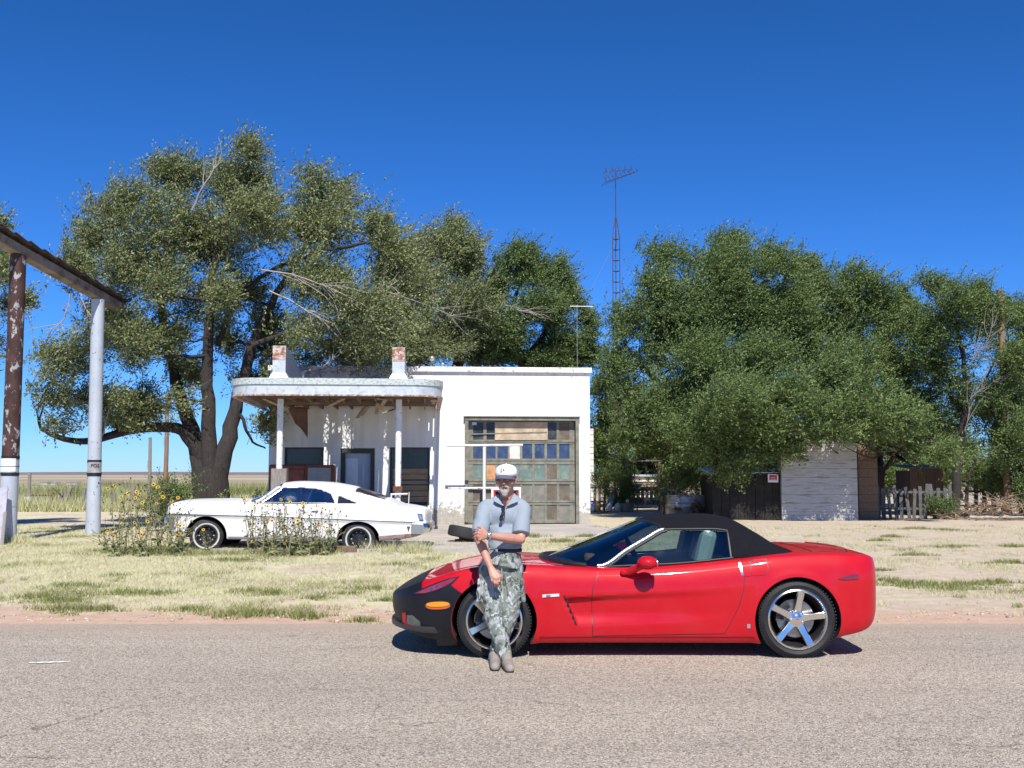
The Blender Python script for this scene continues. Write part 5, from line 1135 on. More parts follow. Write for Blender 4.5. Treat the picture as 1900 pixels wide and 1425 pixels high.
# front cover, lamps, door and other side panels (arch shape is cut out of the cover)
brap = [(-1.2, -.2), (-1.2, 1.2), (-.655, 1.2), (-.655, .60), (-.56, .60), (-.46, .64), (-.405, .66), (-.36, .615), (-.30, .575), (-.22, .55), (-.22, -.2)]
bra_src = inflated(whole, .006); bra_src.materials.clear(); bra_src.materials.append(BRA)
bm_ = boolean(bra_src, [prism_mesh(brap, -1.2, 1.2, BRA)], 'INTERSECT'); bm_ = boolean(bm_, wellcut(0, .318, .382, 1.0, .4), 'DIFFERENCE'); sharp(bm_, 35); bra = link('nose_cover', bm_, car)
# rolled hem along the cover's edge and a centre seam
HEAD = pm('red_tinted_headlamp_lens', (.24, .03, .06), .08, coat=1.0, var=.3, vs=5)
hp = [(-.72, .548), (-.62, .597), (-.50, .648), (-.41, .682), (-.335, .703), (-.375, .668), (-.43, .632), (-.52, .592), (-.62, .56)]
for y0, y1 in ((-1.2, -.3), (.3, 1.2)):
    h = patch(whole, .012, hp, y0, y1, HEAD, 'headlight', car); patch(whole, .009, grow(hp, .012), y0, y1, CARBLK, 'seal', h)
    sg = -1 if y0 < 0 else 1
    for q in ((-.565, .60), (-.515, .622)): patch(whole, .0155, ellipse(*q, .018, .011, .5, 14), y0, y1, CHROME, 'reflector', h)
AMB = pm('amber_lens', (.75, .27, .01), .2, coat=1.0, var=.15); ARED = pm('orange_red_lens', (.55, .09, .02), .2, coat=1.0, var=.1)
a_ = patch(whole, .014, ellipse(-.503, .455, .112, .034, .07, 32, .8), -1.2, -.3, ARED, 'side_lamp', car); patch(whole, .019, ellipse(-.503, .466, .104, .022, .07, 28, .8), -1.2, -.3, AMB, 'amber_lens', a_); patch(whole, .011, ellipse(-.503, .455, .124, .043, .07, 32, .8), -1.2, -.3, CARBLK, 'seal', a_)
fg = patch(whole, .010, [(-.80, .345), (-.74, .352), (-.665, .30), (-.665, .262), (-.80, .262)], -1.2, -.2, pm('grey_fog_lamp', (.10, .11, .10), .25, var=.3, vs=30), 'fog_lamp', car)
patch(whole, .016, [(-.845, .36), (-.808, .365), (-.806, .285), (-.78, .268), (-.655, .255), (-.655, .222), (-.80, .235), (-.84, .27)], -1.2, -.2, RED, 'lamp_frame', fg)
# splitter and air dam
mb = MB(); n = 16; top = []
for i in range(n + 1):
    t = math.pi * i / n - math.pi / 2; top.append((-.42 - .575 * math.cos(t) ** .75, .83 * math.sin(t)))
vs = [(x, y, z) for z in (.205, .225, .262) for x, y in top]; vs = [(x + (.05 if k < n + 1 else 0), y, z) for k, (x, y, z) in enumerate(vs)]; m_ = n + 1
mb.add(vs, [(r_ * m_ + i, r_ * m_ + i + 1, (r_ + 1) * m_ + i + 1, (r_ + 1) * m_ + i) for r_ in (0, 1) for i in range(n)] + [tuple(range(n, -1, -1)), tuple(2 * m_ + i for i in range(m_)), (0, m_, 2 * m_, 2 * m_ + n, m_ + n, n)])
mb.build('splitter', pm('black_plastic_lip', (.03, .03, .032), .45, var=.15), car, 40)
mb = MB(); mb.box((-.42, -.62, .115), (.20, .10, .10), None, 1.1); mb.box((-.42, .62, .115), (.20, .10, .10), None, 1.1); mb.build('air_dam', CARBLK, car, bevel=.025)
dp = [(.945, 1.2), (.925, .72), (.875, .60), (.868, .50), (.876, .192), (2.035, .215), (2.10, .33), (2.165, .46), (2.205, .60), (2.218, .72), (2.212, .80), (2.205, 1.2)]
for y0, y1 in ((-1.2, -.70), (.70, 1.2)):
    d = patch(whole, .0035, dp, y0, y1, RED, 'door', car); patch(whole, .0012, grow(dp, .006), y0, y1, BLACK, 'seam', d)
    sg = -1 if y0 < 0 else 1
    patch(whole, .006, [(2.178, .835), (2.196, .838), (2.212, .725), (2.192, .722)], y0, y1, CHROME, 'handle', d); patch(whole, .0046, [(2.20, .835), (2.27, .842), (2.275, .72), (2.215, .716)], y0, y1, RED if 1 else BLACK, 'handle_recess', d)
    fl = [(2.285, .852), (2.42, .862), (2.43, .79), (2.405, .74), (2.39, .728), (2.285, .725)]
    if sg < 0:
        f_ = patch(whole, .0032, fl, y0, y1, RED, 'fuel_door', car); patch(whole, .0014, grow(fl, .006), y0, y1, BLACK, 'seam', f_)
    m_ = patch(whole, .006, [(3.045, .695), (3.16, .732), (3.235, .732), (3.235, .69), (3.10, .685)], y0, y1, pm('dark_red_lens', (.16, .004, .012), .12, coat=1.0), 'rear_side_lamp', car)
    b_ = patch(whole, .006, [(.425, .532), (.575, .540), (.575, .565), (.425, .557)], y0, y1, pm('white_fender_badge', (.72, .72, .74), .25, .3), 'badge', car)
    patch(whole, .0085, ellipse(.478, .546, .022, .010, 0, 16), y0, y1, pm('badge_emblem', (.16, .17, .22), .3), 'emblem', b_)
    patch(whole, .005, [(2.235, .262), (2.262, .263), (2.262, .30), (2.235, .299)], y0, y1, STEEL, 'side_emblem', car)
    # vent slot at the front of the side scallop
    v_ = [(.610, .548), (.628, .548), (.735, .288), (.718, .288)]
    patch(whole, .004, v_, y0, y1, BLACK, 'vent', car)
for yy, zz in ((-.72, .55), (.72, .55)): pass
# rocker crease strip
patch(whole, .004, [(.40, .176), (2.30, .178), (2.30, .186), (.40, .184)], -1.2, -.6, pm('dark_red_seam', (.14, .003, .008), .5), 'sill_seam', car)
# hood seams
for y in (-.60, .60):
    pass
# cabin
cb = Cabin([(.52, [(.12, .80), (.10, .82), (.07, .83), (.04, .835), (0, .838)]), (.70, [(.50, .79), (.47, .81), (.38, .85), (.22, .90), (0, .915)]), (.95, [(.715, .775), (.70, .79), (.56, .92), (.32, .99), (0, 1.012)]), (1.2, [(.745, .785), (.645, .93), (.53, 1.02), (.31, 1.09), (0, 1.11)]), (1.39, [(.75, .795), (.60, 1.035), (.50, 1.10), (.3, 1.165), (0, 1.185)]), (1.56, [(.75, .80), (.565, 1.115), (.47, 1.17), (.3, 1.21), (0, 1.228)]),
            (2.0, [(.75, .84), (.57, 1.12), (.47, 1.18), (.3, 1.225), (0, 1.24)]), (2.2, [(.765, .862), (.60, 1.09), (.48, 1.155), (.3, 1.20), (0, 1.212)]), (2.45, [(.77, .893), (.63, .985), (.5, 1.04), (.3, 1.075), (0, 1.085)]), (2.62, [(.75, .907), (.64, .93), (.5, .955), (.3, .97), (0, .975)]), (2.72, [(.70, .915), (.6, .92), (.5, .925), (.3, .93), (0, .93)])])
xq = list(np.linspace(.52, 2.13, 81)) + list(np.linspace(2.135, 2.72, 28)); tq = list(np.linspace(0, 1, 7)) + list(np.linspace(1.12, 4, 25))
def cc(x, y, z, t):
    if t < 1: return ('side_window_l' if y < 0 else 'side_window_r') if .98 < x < 2.131 else ('soft_top' if x >= 2.131 else 'windshield')
    return 'windshield' if x < 1.375 + .17 * (y / .56) ** 2 else 'soft_top'
parts = cb.build(xq, tq, cc)
sheet(parts['windshield'], 'windshield', WGLASS, car); sheet(parts['side_window_l'], 'side_window', CGLASS, car); sheet(parts['side_window_r'], 'side_window', CGLASS, car)
top = sheet(parts['soft_top'], 'soft_top', FABRIC, car, .014)
for sg in (-1, 1):
    pts = [(x, sg * cb.pt(x, 1.0)[0], cb.pt(x, 1.0)[1]) for x in np.linspace(.93, 1.56, 14)]
    MB().tube(pts, [.017] * 13 + [.014], 8).build('windshield_pillar', PILLAR, car, 50)
    MB().tube([(p[0] + .02, p[1] + sg * .012, p[2] - .016) for p in pts], .013, 8).build('pillar_seal', BLACK, car, 50)
    MB().tube([(x, sg * (cb.pt(x, .98)[0] + .006), cb.pt(x, .98)[1]) for x in np.linspace(1.55, 2.13, 10)], .011, 8).build('window_seal', BLACK, car, 50)
    MB().tube([(x, sg * (cb.pt(x, 0.02)[0] + .008), cb.pt(x, 0.0)[1] + .012) for x in np.linspace(1.02, 2.15, 10)], .011, 8).build('window_seal', BLACK, car, 50)
    xw = 2.132; MB().tube([(xw, sg * (cb.pt(xw, t)[0] + .003), cb.pt(xw, t)[1]) for t in np.linspace(0, 1, 6)], .012, 6).build('window_seal', BLACK, car, 50)
MB().tube([(1.375 + .17 * (y / .56) ** 2, y, cb.pt(1.375 + .17 * (y / .56) ** 2, 0)[1] * 0 + next(z for z in [min(((abs(cb.pt(1.375 + .17 * (y / .56) ** 2, t)[0] - abs(y)), cb.pt(1.375 + .17 * (y / .56) ** 2, t)[1]) for t in np.linspace(1, 4, 61)))[1]])) for y in np.linspace(-.565, .565, 21)], .014, 8).build('header_trim', BLACK, top, 50)
# inner lining of the hood, dash, seats, wheel, mirror
MB().box((1.02, 0, .845), (.40, 1.20, .10)).build('dashboard', DARK, car, bevel=.03)
for y in (-.38, .38):
    mb = MB(); mb.box((1.93, y, .90), (.16, .46, .44), (0, R(14), 0)); s_ = mb.build('seat', SEATM, car, bevel=.06)
    MB().box((2.0, y, 1.055), (.12, .27, .14), (0, R(10), 0)).build('headrest', SEATM, s_, bevel=.05)
MB().box((2.22, 0, .95), (.06, 1.1, .26)).build('rear_bulkhead', DARK, car)
mb = MB(); n = 24
for i in range(n):
    a, b = 2 * math.pi * i / n, 2 * math.pi * (i + 1) / n; q = lambda a: (1.30 - .08 * math.sin(a), -.38 + .175 * math.cos(a), .875 + .16 * math.sin(a)); mb.tube([q(a), q(b)], .014, 6, False)
mb.bar((1.30, -.54, .875), (1.30, -.22, .875), .03, .02); mb.build('steering_wheel', DARK, car)
MB().box((1.40, 0, 1.12), (.03, .22, .06)).build('interior_mirror', BLACK, car, bevel=.01)
MB().box((1.27, -.02, 1.085), (.008, .07, .10), (0, R(68), 0)).build('toll_sticker', pm('pale_sticker', (.35, .45, .55), .4), car)
# cowl and wiper
mb = MB(); mb.tube([(.50, -.25, .835), (.62, .1, .845), (.80, .42, .83)], .012, 6); mb.tube([(.46, .0, .83), (.50, -.3, .835), (.70, -.55, .815)], .02, 6); mb.build('wiper', BLACK, car, 50)
mb = MB(); mb.tube([(.86 - .42 * math.cos(a) ** 1.0, .70 * math.sin(a), .79 + .035 * math.cos(a)) for a in np.linspace(-1.5, 1.5, 13)], .028, 8); mb.build('cowl', CARBLK, car, 50)
# door mirrors
for sg in (-1, 1):
    mb = MB(); mb.ball((1.345, sg * 1.015, .845), (.092, .085, .060), 20, 14); mb.capsule((1.20, sg * .865, .755), (1.32, sg * .97, .825), .038, .030); mb.capsule((1.145, sg * .86, .745), (1.235, sg * .865, .76), .028, .036)
    me = remesh(mb, 'mirror', .008, 8); m_ = link('mirror', me, car, [RED]); MB().ball((1.425, sg * 1.015, .845), (.012, .066, .045), 14, 8).build('mirror_glass', CHROME, m_, 60)
# rear lamps, deck seam, exhaust
for y in (-.62, -.40, .40, .62):
    MB().lathe([(.002, .018), (.06, .014), (.075, 0)], (3.452 - (.03 if abs(y) > .5 else .0), y, .70), 'X', 20).build('tail_lamp', bpy.data.materials['dark_red_lens'], car, 50)
mb = MB(); 
for y in (-.12, -.04, .04, .12): mb.tube([(3.30, y, .24), (3.45, y, .235)], .045, 12)
mb.build('exhaust', CHROME, car, 50)
def seamline(pts, r_=.004, mat=BLACK, name='panel_seam'):
    bvh = BVHTree.FromPolygons([v.co for v in whole.vertices], [tuple(p.vertices) for p in whole.polygons]); out = []
    for x, y in pts:
        h = bvh.ray_cast(Vector((x, y, 2)), Vector((0, 0, -1)))
        if h[0] is not None: out.append(h[0] + Vector((0, 0, .0005)))
    return MB().tube(out, r_, 6).build(name, mat, car, 60)
for sg in (-1, 1): seamline([(x, sg * (.62 + .06 * x)) for x in np.linspace(-.42, .62, 16)])
seamline([(2.86 + .02 * abs(y), y) for y in np.linspace(-.72, .72, 14)]); seamline([(3.31 - .10 * (y / .7) ** 2, y) for y in np.linspace(-.72, .72, 14)], .012, RED, 'deck_lip')
# wheels
TYR = pm('new_tyre_rubber', (.018, .018, .02), .7, var=.2, vs=20); RIMD = pm('dark_rim_barrel', (.10, .095, .10), .3, .8, var=.2); DISCM = pm('brake_disc_steel', (.32, .31, .30), .35, .9, var=.15, vs=30)
def sport_wheel(x, y, Rt, Rr, wd, a0, side):
    t = empty('wheel', (x, y, Rt - .003)); t.parent = car; h = wd / 2; s = side
    mb = MB(); mb.lathe(tyre_profile(Rt, Rr, wd), n=64, closed=True)
    for i in range(72):
        a = 2 * math.pi * i / 72
        for q in (-1, 1): mb.box((Rt * math.cos(a) * .999, q * h * .72, Rt * math.sin(a) * .999), (.008, h * .36, .009), Matrix.Rotation(-a, 3, 'Y') @ Matrix.Rotation(.5 * q, 3, 'X'))
    mb.build('tyre', TYR, t, 30)
    f = s * h
    mb = MB(); mb.lathe([(Rr + .006, f * .80), (Rr + .004, f * .90), (Rr - .008, f * .94), (Rr - .018, f * .86), (Rr - .022, f * .6)], n=64); mb.build('rim', CHROME, t, 40)
    mb = MB(); mb.lathe([(Rr - .020, f * .7), (Rr - .045, f * .2), (Rr - .05, -f * .9)], n=48); mb.build('barrel', RIMD, t, 40)
    mb = MB(); R_ = Rr - .016
    for k in range(5):
        a = R(a0 + 72 * k); u = Vector((math.cos(a), 0, math.sin(a))); v = Vector((-math.sin(a), 0, math.cos(a))); Y = Vector((0, 1, 0))
        prof = [(.030, .042, .62), (.08, .040, .66), (.15, .034, .76), (R_, .038, .90)]; vs = []
        for r_, w_, yy in prof: vs += [u * r_ - v * w_ + Y * f * (yy - .12), u * r_ - v * w_ * .72 + Y * f * yy, u * r_ + v * w_ * .72 + Y * f * yy, u * r_ + v * w_ + Y * f * (yy - .12), u * r_ + v * w_ * .8 + Y * f * (yy - .34), u * r_ - v * w_ * .8 + Y * f * (yy - .34)]
        mb.add(vs, [(6 * i + j, 6 * i + (j + 1) % 6, 6 * i + 6 + (j + 1) % 6, 6 * i + 6 + j) for i in range(3) for j in range(6)] + [(5, 4, 3, 2, 1, 0), tuple(18 + j for j in range(6))])
    sp = mb.build('spokes', CHROME, t, 25, bevel=.003)
    mb = MB(); mb.lathe([(.002, f * .74), (.028, f * .74), (.036, f * .70), (.070, f * .66), (.078, f * .56), (.078, f * .3)], n=32); hb = mb.build('hub', CHROME, t, 40)
    for k in range(5):
        a = R(a0 + 36 + 72 * k); MB().lathe([(.002, f * .74), (.010, f * .735), (.013, f * .69), (.014, f * .55)], (.056 * math.cos(a), 0, .056 * math.sin(a)), 'Y', 10).build('lug_nut', CHROME, hb, 40)
    MB().box((0, f * .745, .002), (.022, .004, .010), (0, R(20), 0)).build('emblem', RED, hb)
    MB().lathe([(.07, f * .25), (.168, f * .25), (.168, f * .12), (.07, f * .12)], n=48, closed=True).build('brake_disc', DISCM, t, 40)
    mb = MB()
    for k in range(9):
        a = R(118 + k * 8) ; mb.box((.145 * math.cos(a), f * .22, .145 * math.sin(a)), (.07, h * .5, .028), Matrix.Rotation(-a, 3, 'Y'))
    mb.build('caliper', pm('caliper_grey', (.08, .08, .085), .5, .4), t) if not bpy.data.materials.get('caliper_grey') else mb.build('caliper', bpy.data.materials['caliper_grey'], t)
    return t
for sg in (-1, 1):
    sport_wheel(0, sg * .785, .327, .246, .245, 205, sg); sport_wheel(2.685, sg * .772, .341, .260, .285, 81, sg)
MB().box((1.3, 0, .16), (3.6, 1.15, .06)).build('undertray', WELL, car)
# ---------------------------------------------------------------- white coupe
WPAINT = pm('chalky_white_paint', (.74, .735, .71), .45, var=.04, vs=2, col2=(.48, .36, .26), thr=(.70, .78), s2=3.2, coat=.25)
sY = 21.9; car2 = empty('white_coupe', (at(388, 990, sY + 1.0).x + .18, sY + 1.0, .10), 0, 'abandoned white fastback coupe on flat tyres among the sunflowers', 'car'); car2.rotation_euler = (0, R(.9), 0)
wc = pchip([-.87, -.84, -.78, -.6, -.3, .3, 1.2, 2.2, 3.0, 3.8, 4.3, 4.48, 4.56], [.86, .91, .945, .975, .985, .995, .985, .985, 1.0, .985, .94, .88, .78])
ze = pchip([-.87, -.8, -.65, -.4, .2, .9, 1.6, 2.3, 2.9, 3.4, 3.9, 4.3, 4.5, 4.56], [.84, .91, .945, .965, .975, .965, .945, .955, .995, .985, .945, .895, .85, .76])
zc = pchip([-.87, -.8, -.65, -.4, .2, .9, 1.6, 2.6, 3.2, 3.6, 3.9, 4.3, 4.5, 4.56], [.88, .955, .995, 1.01, 1.03, 1.03, .98, .99, 1.05, 1.03, .99, .94, .89, .78])
zb = pchip([-.87, -.7, -.4, .3, 3.2, 3.8, 4.3, 4.56], [.42, .30, .24, .22, .22, .25, .31, .42])
body2 = loft_body((wc, ze, zc, zb), [-.87, -.84, -.78, -.66, -.48, -.2, .15, .5, .9, 1.3, 1.8, 2.3, 2.7, 3.1, 3.5, 3.9, 4.2, 4.38, 4.48, 4.53, 4.56], 'body', 3, {2: .6, 8: .35})
def fold(c, n):
    if abs(c.y) < .7: return 0
    return .022 * math.exp(-((c.z - (.70 - .02 * c.x)) / .035) ** 2) + (.03 * sstep(1.9, 2.9, c.x) * sstep(4.2, 3.2, c.x) * math.exp(-((c.z - .86) / .10) ** 2))

for v in body2.vertices: v.co.x = v.co.x * .945 if v.co.x < 0 else v.co.x if v.co.x < 3.09 else 3.09 + (v.co.x - 3.09) * .925
body2.update()
displace(body2, fold); whole2 = body2.copy(); body2.materials.append(WPAINT)
cb2 = boolean(body2, wellcut(0.02, .29, .42, .93, .5, 1.4) + wellcut(3.09, .28, .43, .80, .5, 1.4), 'DIFFERENCE'); sharp(cb2, 40); cb2.materials.append(DARK); ib = len(cb2.materials) - 1
for p in cb2.polygons:
    c = p.center
    if 1.05 < c.x < 3.2 and abs(c.y) < .74 and c.z > .85: p.material_index = ib
link('body', cb2, car2)
RUSTS = pm('rusty_white_sill', (.33, .25, .22), .7, col2=(.16, .07, .04), thr=(.5, .6), s2=6)
for y0, y1 in ((-1.3, -.7), (.7, 1.3)):
    patch(whole2, .008, [(-.80, .700), (.5, .692), (2, .665), (4.24, .615), (4.24, .632), (2, .685), (.5, .712), (-.80, .72)], y0, y1, pm('dull_side_trim', (.14, .14, .15), .35, .5), 'side_trim', car2)
    patch(whole2, .004, [(.47, .20), (2.62, .20), (2.62, .275), (.47, .275)], y0, y1, pm('grey_sill', (.35, .33, .34), .6, var=.2), 'sill', car2); patch(whole2, .004, [(3.56, .20), (4.5, .30), (4.36, .41), (3.50, .33)], y0, y1, RUSTS, 'rear_sill', car2)
    dp2 = [(1.02, 1.2), (1.02, .30), (2.30, .29), (2.34, .60), (2.36, 1.2)]; d = patch(whole2, .0045, dp2, y0, y1, WPAINT, 'door', car2); patch(whole2, .0015, grow(dp2, .008), y0, y1, BLACK, 'seam', d); patch(whole2, .02, [(2.14, .80), (2.28, .80), (2.28, .825), (2.14, .825)], y0, y1, CHROME, 'handle', d)
    patch(whole2, .012, [(4.07, .535), (4.135, .535), (4.106, .43)], y0, y1, pm('arrowhead_emblem', (.10, .06, .06), .4), 'emblem', car2)
    for wx, wz, rx, rz__ in ((0.02, .29, .42, .93), (3.09, .28, .43, .80)): pass
    patch(whole2, .012, [(4.27, .80), (4.37, .785), (4.40, .65), (4.32, .64)], y0, y1, CHROME, 'tail_lamp_frame', car2)
    patch(whole2, .018, [(4.29, .775), (4.355, .765), (4.38, .68), (4.335, .675)], y0, y1, pm('faded_tail_lens', (.25, .22, .26), .2), 'tail_lamp', car2)
# bumpers
def bumper(x, zc_, sgn, name):
    mb = MB(); vs = []; n = 17
    ysn = [(-1.0 + 2.0 * i / (n - 1)) for i in range(n)]; sec = [(-.01, -.10), (.07, -.09), (.10, -.02), (.09, .07), (.04, .12), (-.02, .12)]
    for y in ysn:
        c = abs(y) ** 6 * .20
        for a, b in sec: vs.append((x + sgn * (a + .05 - c), y * .985, zc_ + b))
    k = len(sec); mb.add(vs, [(i * k + j, i * k + (j + 1) % k, (i + 1) * k + (j + 1) % k, (i + 1) * k + j) for i in range(n - 1) for j in range(k)] + [tuple(range(k - 1, -1, -1)), tuple((n - 1) * k + j for j in range(k))]); return mb.build(name, CHROME, car2, 45)
bumper(-.79, .55, -1, 'front_bumper'); bumper(4.39, .49, 1, 'rear_bumper')
for sg in (-1, 1):
    MB().box((4.29, sg * .985, .50), (.26, .04, .22), None, .95).build('bumper_wing', CHROME, car2, bevel=.02)
    for k in (.66, .80): MB().lathe([(.002, -.02), (.075, -.012), (.085, .02)], (-.82, sg * .70, k), 'X', 18).build('headlight', CHROME, car2, 50)
MB().box((-.83, 0, .73), (.03, 1.1, .18)).build('grille', CARBLK, car2, bevel=.01); MB().box((-.80, -.30, .955), (.20, .9, .05)).build('hood_lip', CARBLK, car2, bevel=.02)
c2 = Cabin([(.80, [(.50, 1.0), (.45, 1.01), (.36, 1.02), (.2, 1.035), (0, 1.04)]), (.98, [(.89, .965), (.84, .985), (.62, 1.05), (.34, 1.09), (0, 1.10)]), (1.22, [(.90, .955), (.77, 1.13), (.60, 1.20), (.34, 1.25), (0, 1.265)]), (1.44, [(.90, .955), (.70, 1.285), (.58, 1.33), (.34, 1.365), (0, 1.38)]), (1.8, [(.90, .955), (.69, 1.305), (.58, 1.36), (.34, 1.395), (0, 1.41)]), (2.3, [(.91, .965), (.70, 1.29), (.58, 1.35), (.34, 1.385), (0, 1.40)]),
             (2.8, [(.93, .985), (.74, 1.23), (.60, 1.29), (.34, 1.325), (0, 1.34)]), (3.2, [(.94, .985), (.79, 1.12), (.62, 1.18), (.34, 1.21), (0, 1.22)]), (3.6, [(.94, .965), (.84, 1.02), (.65, 1.06), (.34, 1.08), (0, 1.085)]), (3.85, [(.92, .94), (.82, .955), (.65, .97), (.34, .98), (0, .985)])])
winp = [(.99, .975), (1.40, 1.27), (1.9, 1.285), (2.25, 1.255), (2.50, 1.16), (2.60, .98)]; qp = [(2.66, .985), (2.66, 1.13), (3.02, 1.0), (3.04, .985)]
def inside(x, z, poly):
    r_ = False; n = len(poly)
    for i in range(n):
        (x1, z1), (x2, z2) = poly[i], poly[(i + 1) % n]
        if (z1 > z) != (z2 > z) and x < (x2 - x1) * (z - z1) / (z2 - z1) + x1: r_ = not r_
    return r_
def cl2(x, y, z, t):
    if t < 1.0:
        if x < 1.0: return 'windshield'
        if inside(x, z, winp): return 'side_window_l' if y < 0 else 'side_window_r'
        if inside(x, z, qp): return 'quarter_l' if y < 0 else 'quarter_r'
        return 'roof'
    if x < 1.40 + .05 * (abs(y) / .6): return 'windshield'
    if 2.98 < x < 3.58 and abs(y) < .70: return 'rear_window'
    return 'roof'
P2 = c2.build(list(np.linspace(.80, 3.85, 123)), list(np.linspace(0, 1, 19)) + list(np.linspace(1.1, 4, 21)), cl2)
roof = sheet(P2['roof'], 'roof', WPAINT, car2, .03); OG = glassmat('old_car_glass', (.65, .70, .70), .26, .95); DG = pm('dark_quarter_glass', (.02, .02, .03), .15)
sheet(P2['windshield'], 'windshield', OG, car2); sheet(P2['side_window_l'], 'side_window', OG, car2); sheet(P2['side_window_r'], 'side_window', OG, car2); sheet(P2['rear_window'], 'rear_window', DG, car2); sheet(P2['quarter_l'], 'quarter_window', DG, car2); sheet(P2['quarter_r'], 'quarter_window', DG, car2)
for sg in (-1, 1):
    MB().tube([(x, sg * (c2.pt(x, 1)[0] + .005), c2.pt(x, 1)[1]) for x in np.linspace(.98, 1.44, 8)], .030, 8).build('windshield_pillar', WPAINT, car2, 50)
    MB().tube([(1.12, sg * .905, .97), (1.47, sg * .735, 1.245)], .010, 6).build('vent_frame', CHROME, car2, 50)
    MB().tube([(x, sg * .915, .972) for x in (1.02, 1.8, 2.55)], .010, 6).build('belt_trim', CHROME, car2, 50)
    MB().tube([(2.02, sg * .90, .98), (2.10, sg * .75, 1.25)], .010, 6).build('window_edge', CHROME, car2, 50)
mb = MB(); mb.box((2.0, 0, 1.02), (.18, 1.4, .26)); mb.box((2.75, 0, .98), (.2, 1.3, .2)); mb.build('seat', DARK, car2, bevel=.04)
MB().ball((1.62, -.40, 1.05), (.16, .2, .14), 12, 8).build('light_bundle', pm('pale_cloth', (.5, .5, .5), .9), car2, 50)
WW = pm('whitewall_band', (.50, .50, .48), .7, var=.1); STW = pm('black_steel_wheel', (.02, .022, .03), .4, .3, var=.3)
def old_wheel(x, y, z, s, tilt, white=True):
    t = empty('wheel', (x, y, z)); t.parent = car2; t.rotation_euler = (R(3) * -s, 0, R(tilt)); h = .10; f = s * h; Rt = .335
    pr = [(.19, -h * .8), (.21, -h * .9), (.27, -h), (Rt - .03, -h * .85), (Rt, -h * .6), (Rt + .002, 0), (Rt, h * .6), (Rt - .03, h * .85), (.27, h), (.21, h * .9), (.19, h * .8)]
    MB().lathe(pr, n=44, closed=True).build('tyre', TYRE, t, 35)
    MB().lathe([(.230, f * .99), (.240, f * 1.03), (.252, f * 1.03), (.262, f * 1.015)], n=44).build('whitewall', WW, t, 50)
    MB().lathe([(.195, f * .85), (.20, f * .95), (.19, f * .92), (.175, f * .5), (.15, f * .15), (.13, f * .12), (.11, f * .45), (.06, f * .52), (.05, f * .9), (.002, f * .95)], n=36).build('rim', STW, t, 40)
    for k in range(10):
        a = 2 * math.pi * k / 10; MB().ball((.145 * math.cos(a), f * .22, .145 * math.sin(a)), (.018, .006, .011), 8, 6, Matrix.Rotation(-a, 3, 'Y')).build('vent_slot', WW, t, 60)
    return t
for sg in (-1, 1): old_wheel(0.0, sg * .84, .285, sg, 12 if sg < 0 else 0); old_wheel(3.09, sg * .84, .262, sg, 3)
MB().box((1.6, 0, .27), (4.6, 1.2, .08)).build('underbody', WELL, car2)
o = MB().box((0, 0, .07), (.72, .16, .15)).build('timber_block', WOODB, None, bevel=.012); o.location = on(628, 20.95); o.rotation_euler = (0, 0, R(4)); tag(o, 'old squared timber lying before the rear wheel of the white coupe', 'timber')
# ---------------------------------------------------------------- man leaning on the front wing
SKIN = pm('tanned_skin', (.47, .235, .165), .5, var=.10, vs=14, col2=(.50, .22, .16), thr=(.5, .8), s2=9, bs=220, bstr=.12, bd=.002)
SHIRT = pm('grey_blue_polo_cloth', (.255, .30, .345), .85, var=.05, vs=4, bs=420, bstr=.2, bd=.002)
def camo():
    m, nt, b = newmat('grey_camouflage_cloth'); p = pos(nt); w1 = stretch(nt, p, (1, 1, .75))
    a = nz(nt, w1, 8.5, 2, .5, 1.2); c = nz(nt, stretch(nt, p, (1.3, 1.3, .8)), 13, 2, .5, 1.6)
    c1 = ramp(nt, a, [(0, (.10, .115, .095)), (.43, (.10, .115, .095)), (.435, (.18, .205, .18)), (.56, (.18, .205, .18)), (.565, (.31, .335, .325))], 'CONSTANT')
    c2 = mix(nt, ramp(nt, c, [(.60, (0, 0, 0)), (.61, (1, 1, 1))]), c1, (.42, .44, .45)); c2 = mix(nt, ramp(nt, c, [(.375, (1, 1, 1)), (.385, (0, 0, 0))]), c2, (.055, .062, .052))
    nt.links.new(c2, b.inputs['Base Color']); b.inputs['Roughness'].default_value = .9; bump(nt, b, nz(nt, p, 300, 2), .15, .002); return m
CAMO = camo(); SHOE = pm('tan_suede_shoe', (.27, .235, .20), .85, var=.2, vs=20, bs=120); SOLE = pm('dark_shoe_sole', (.07, .06, .055), .8)
CAPW = pm('white_cap_cloth', (.74, .74, .73), .85, var=.03, bs=300, bstr=.15); CAPD = pm('slate_cap_brim', (.10, .10, .13), .8); BEARD = pm('white_beard_hair', (.40, .35, .31), .9, var=.2, vs=60, bs=160, bstr=.5, bd=.004); HAIR = pm('grey_hair', (.33, .29, .26), .9, var=.25, vs=60, bs=160, bstr=.4)
base = groundpt(930, 1238); base = Vector((base.x, 9.45, 0))
man = MB(); A = lambda u, v, Y: at(u, v, Y) - base
hc = A(939, 890.5, 9.47); HM = Matrix.Translation(hc) @ Matrix.Rotation(R(-9), 4, 'Z') @ Matrix.Rotation(R(3), 4, 'X'); HR = HM.to_3x3(); H = lambda x, y, z: HM @ Vector((x, y, z))
def hb(mb, x, y, z, r): mb.ball(H(x, y, z), r, 14, 10, HR)
hb(man, 0, .012, .022, (.083, .098, .094)); hb(man, 0, -.018, -.045, (.068, .072, .068)); hb(man, 0, -.055, -.088, (.032, .030, .026))
man.capsule(H(0, -.086, .018), H(0, -.112, -.022), .010, .0165); hb(man, -.014, -.098, -.028, .011); hb(man, .014, -.098, -.028, .011)
man.capsule(H(-.042, -.074, .036), H(-.012, -.088, .034), .010, .011); man.capsule(H(.042, -.074, .036), H(.012, -.088, .034), .010, .011)
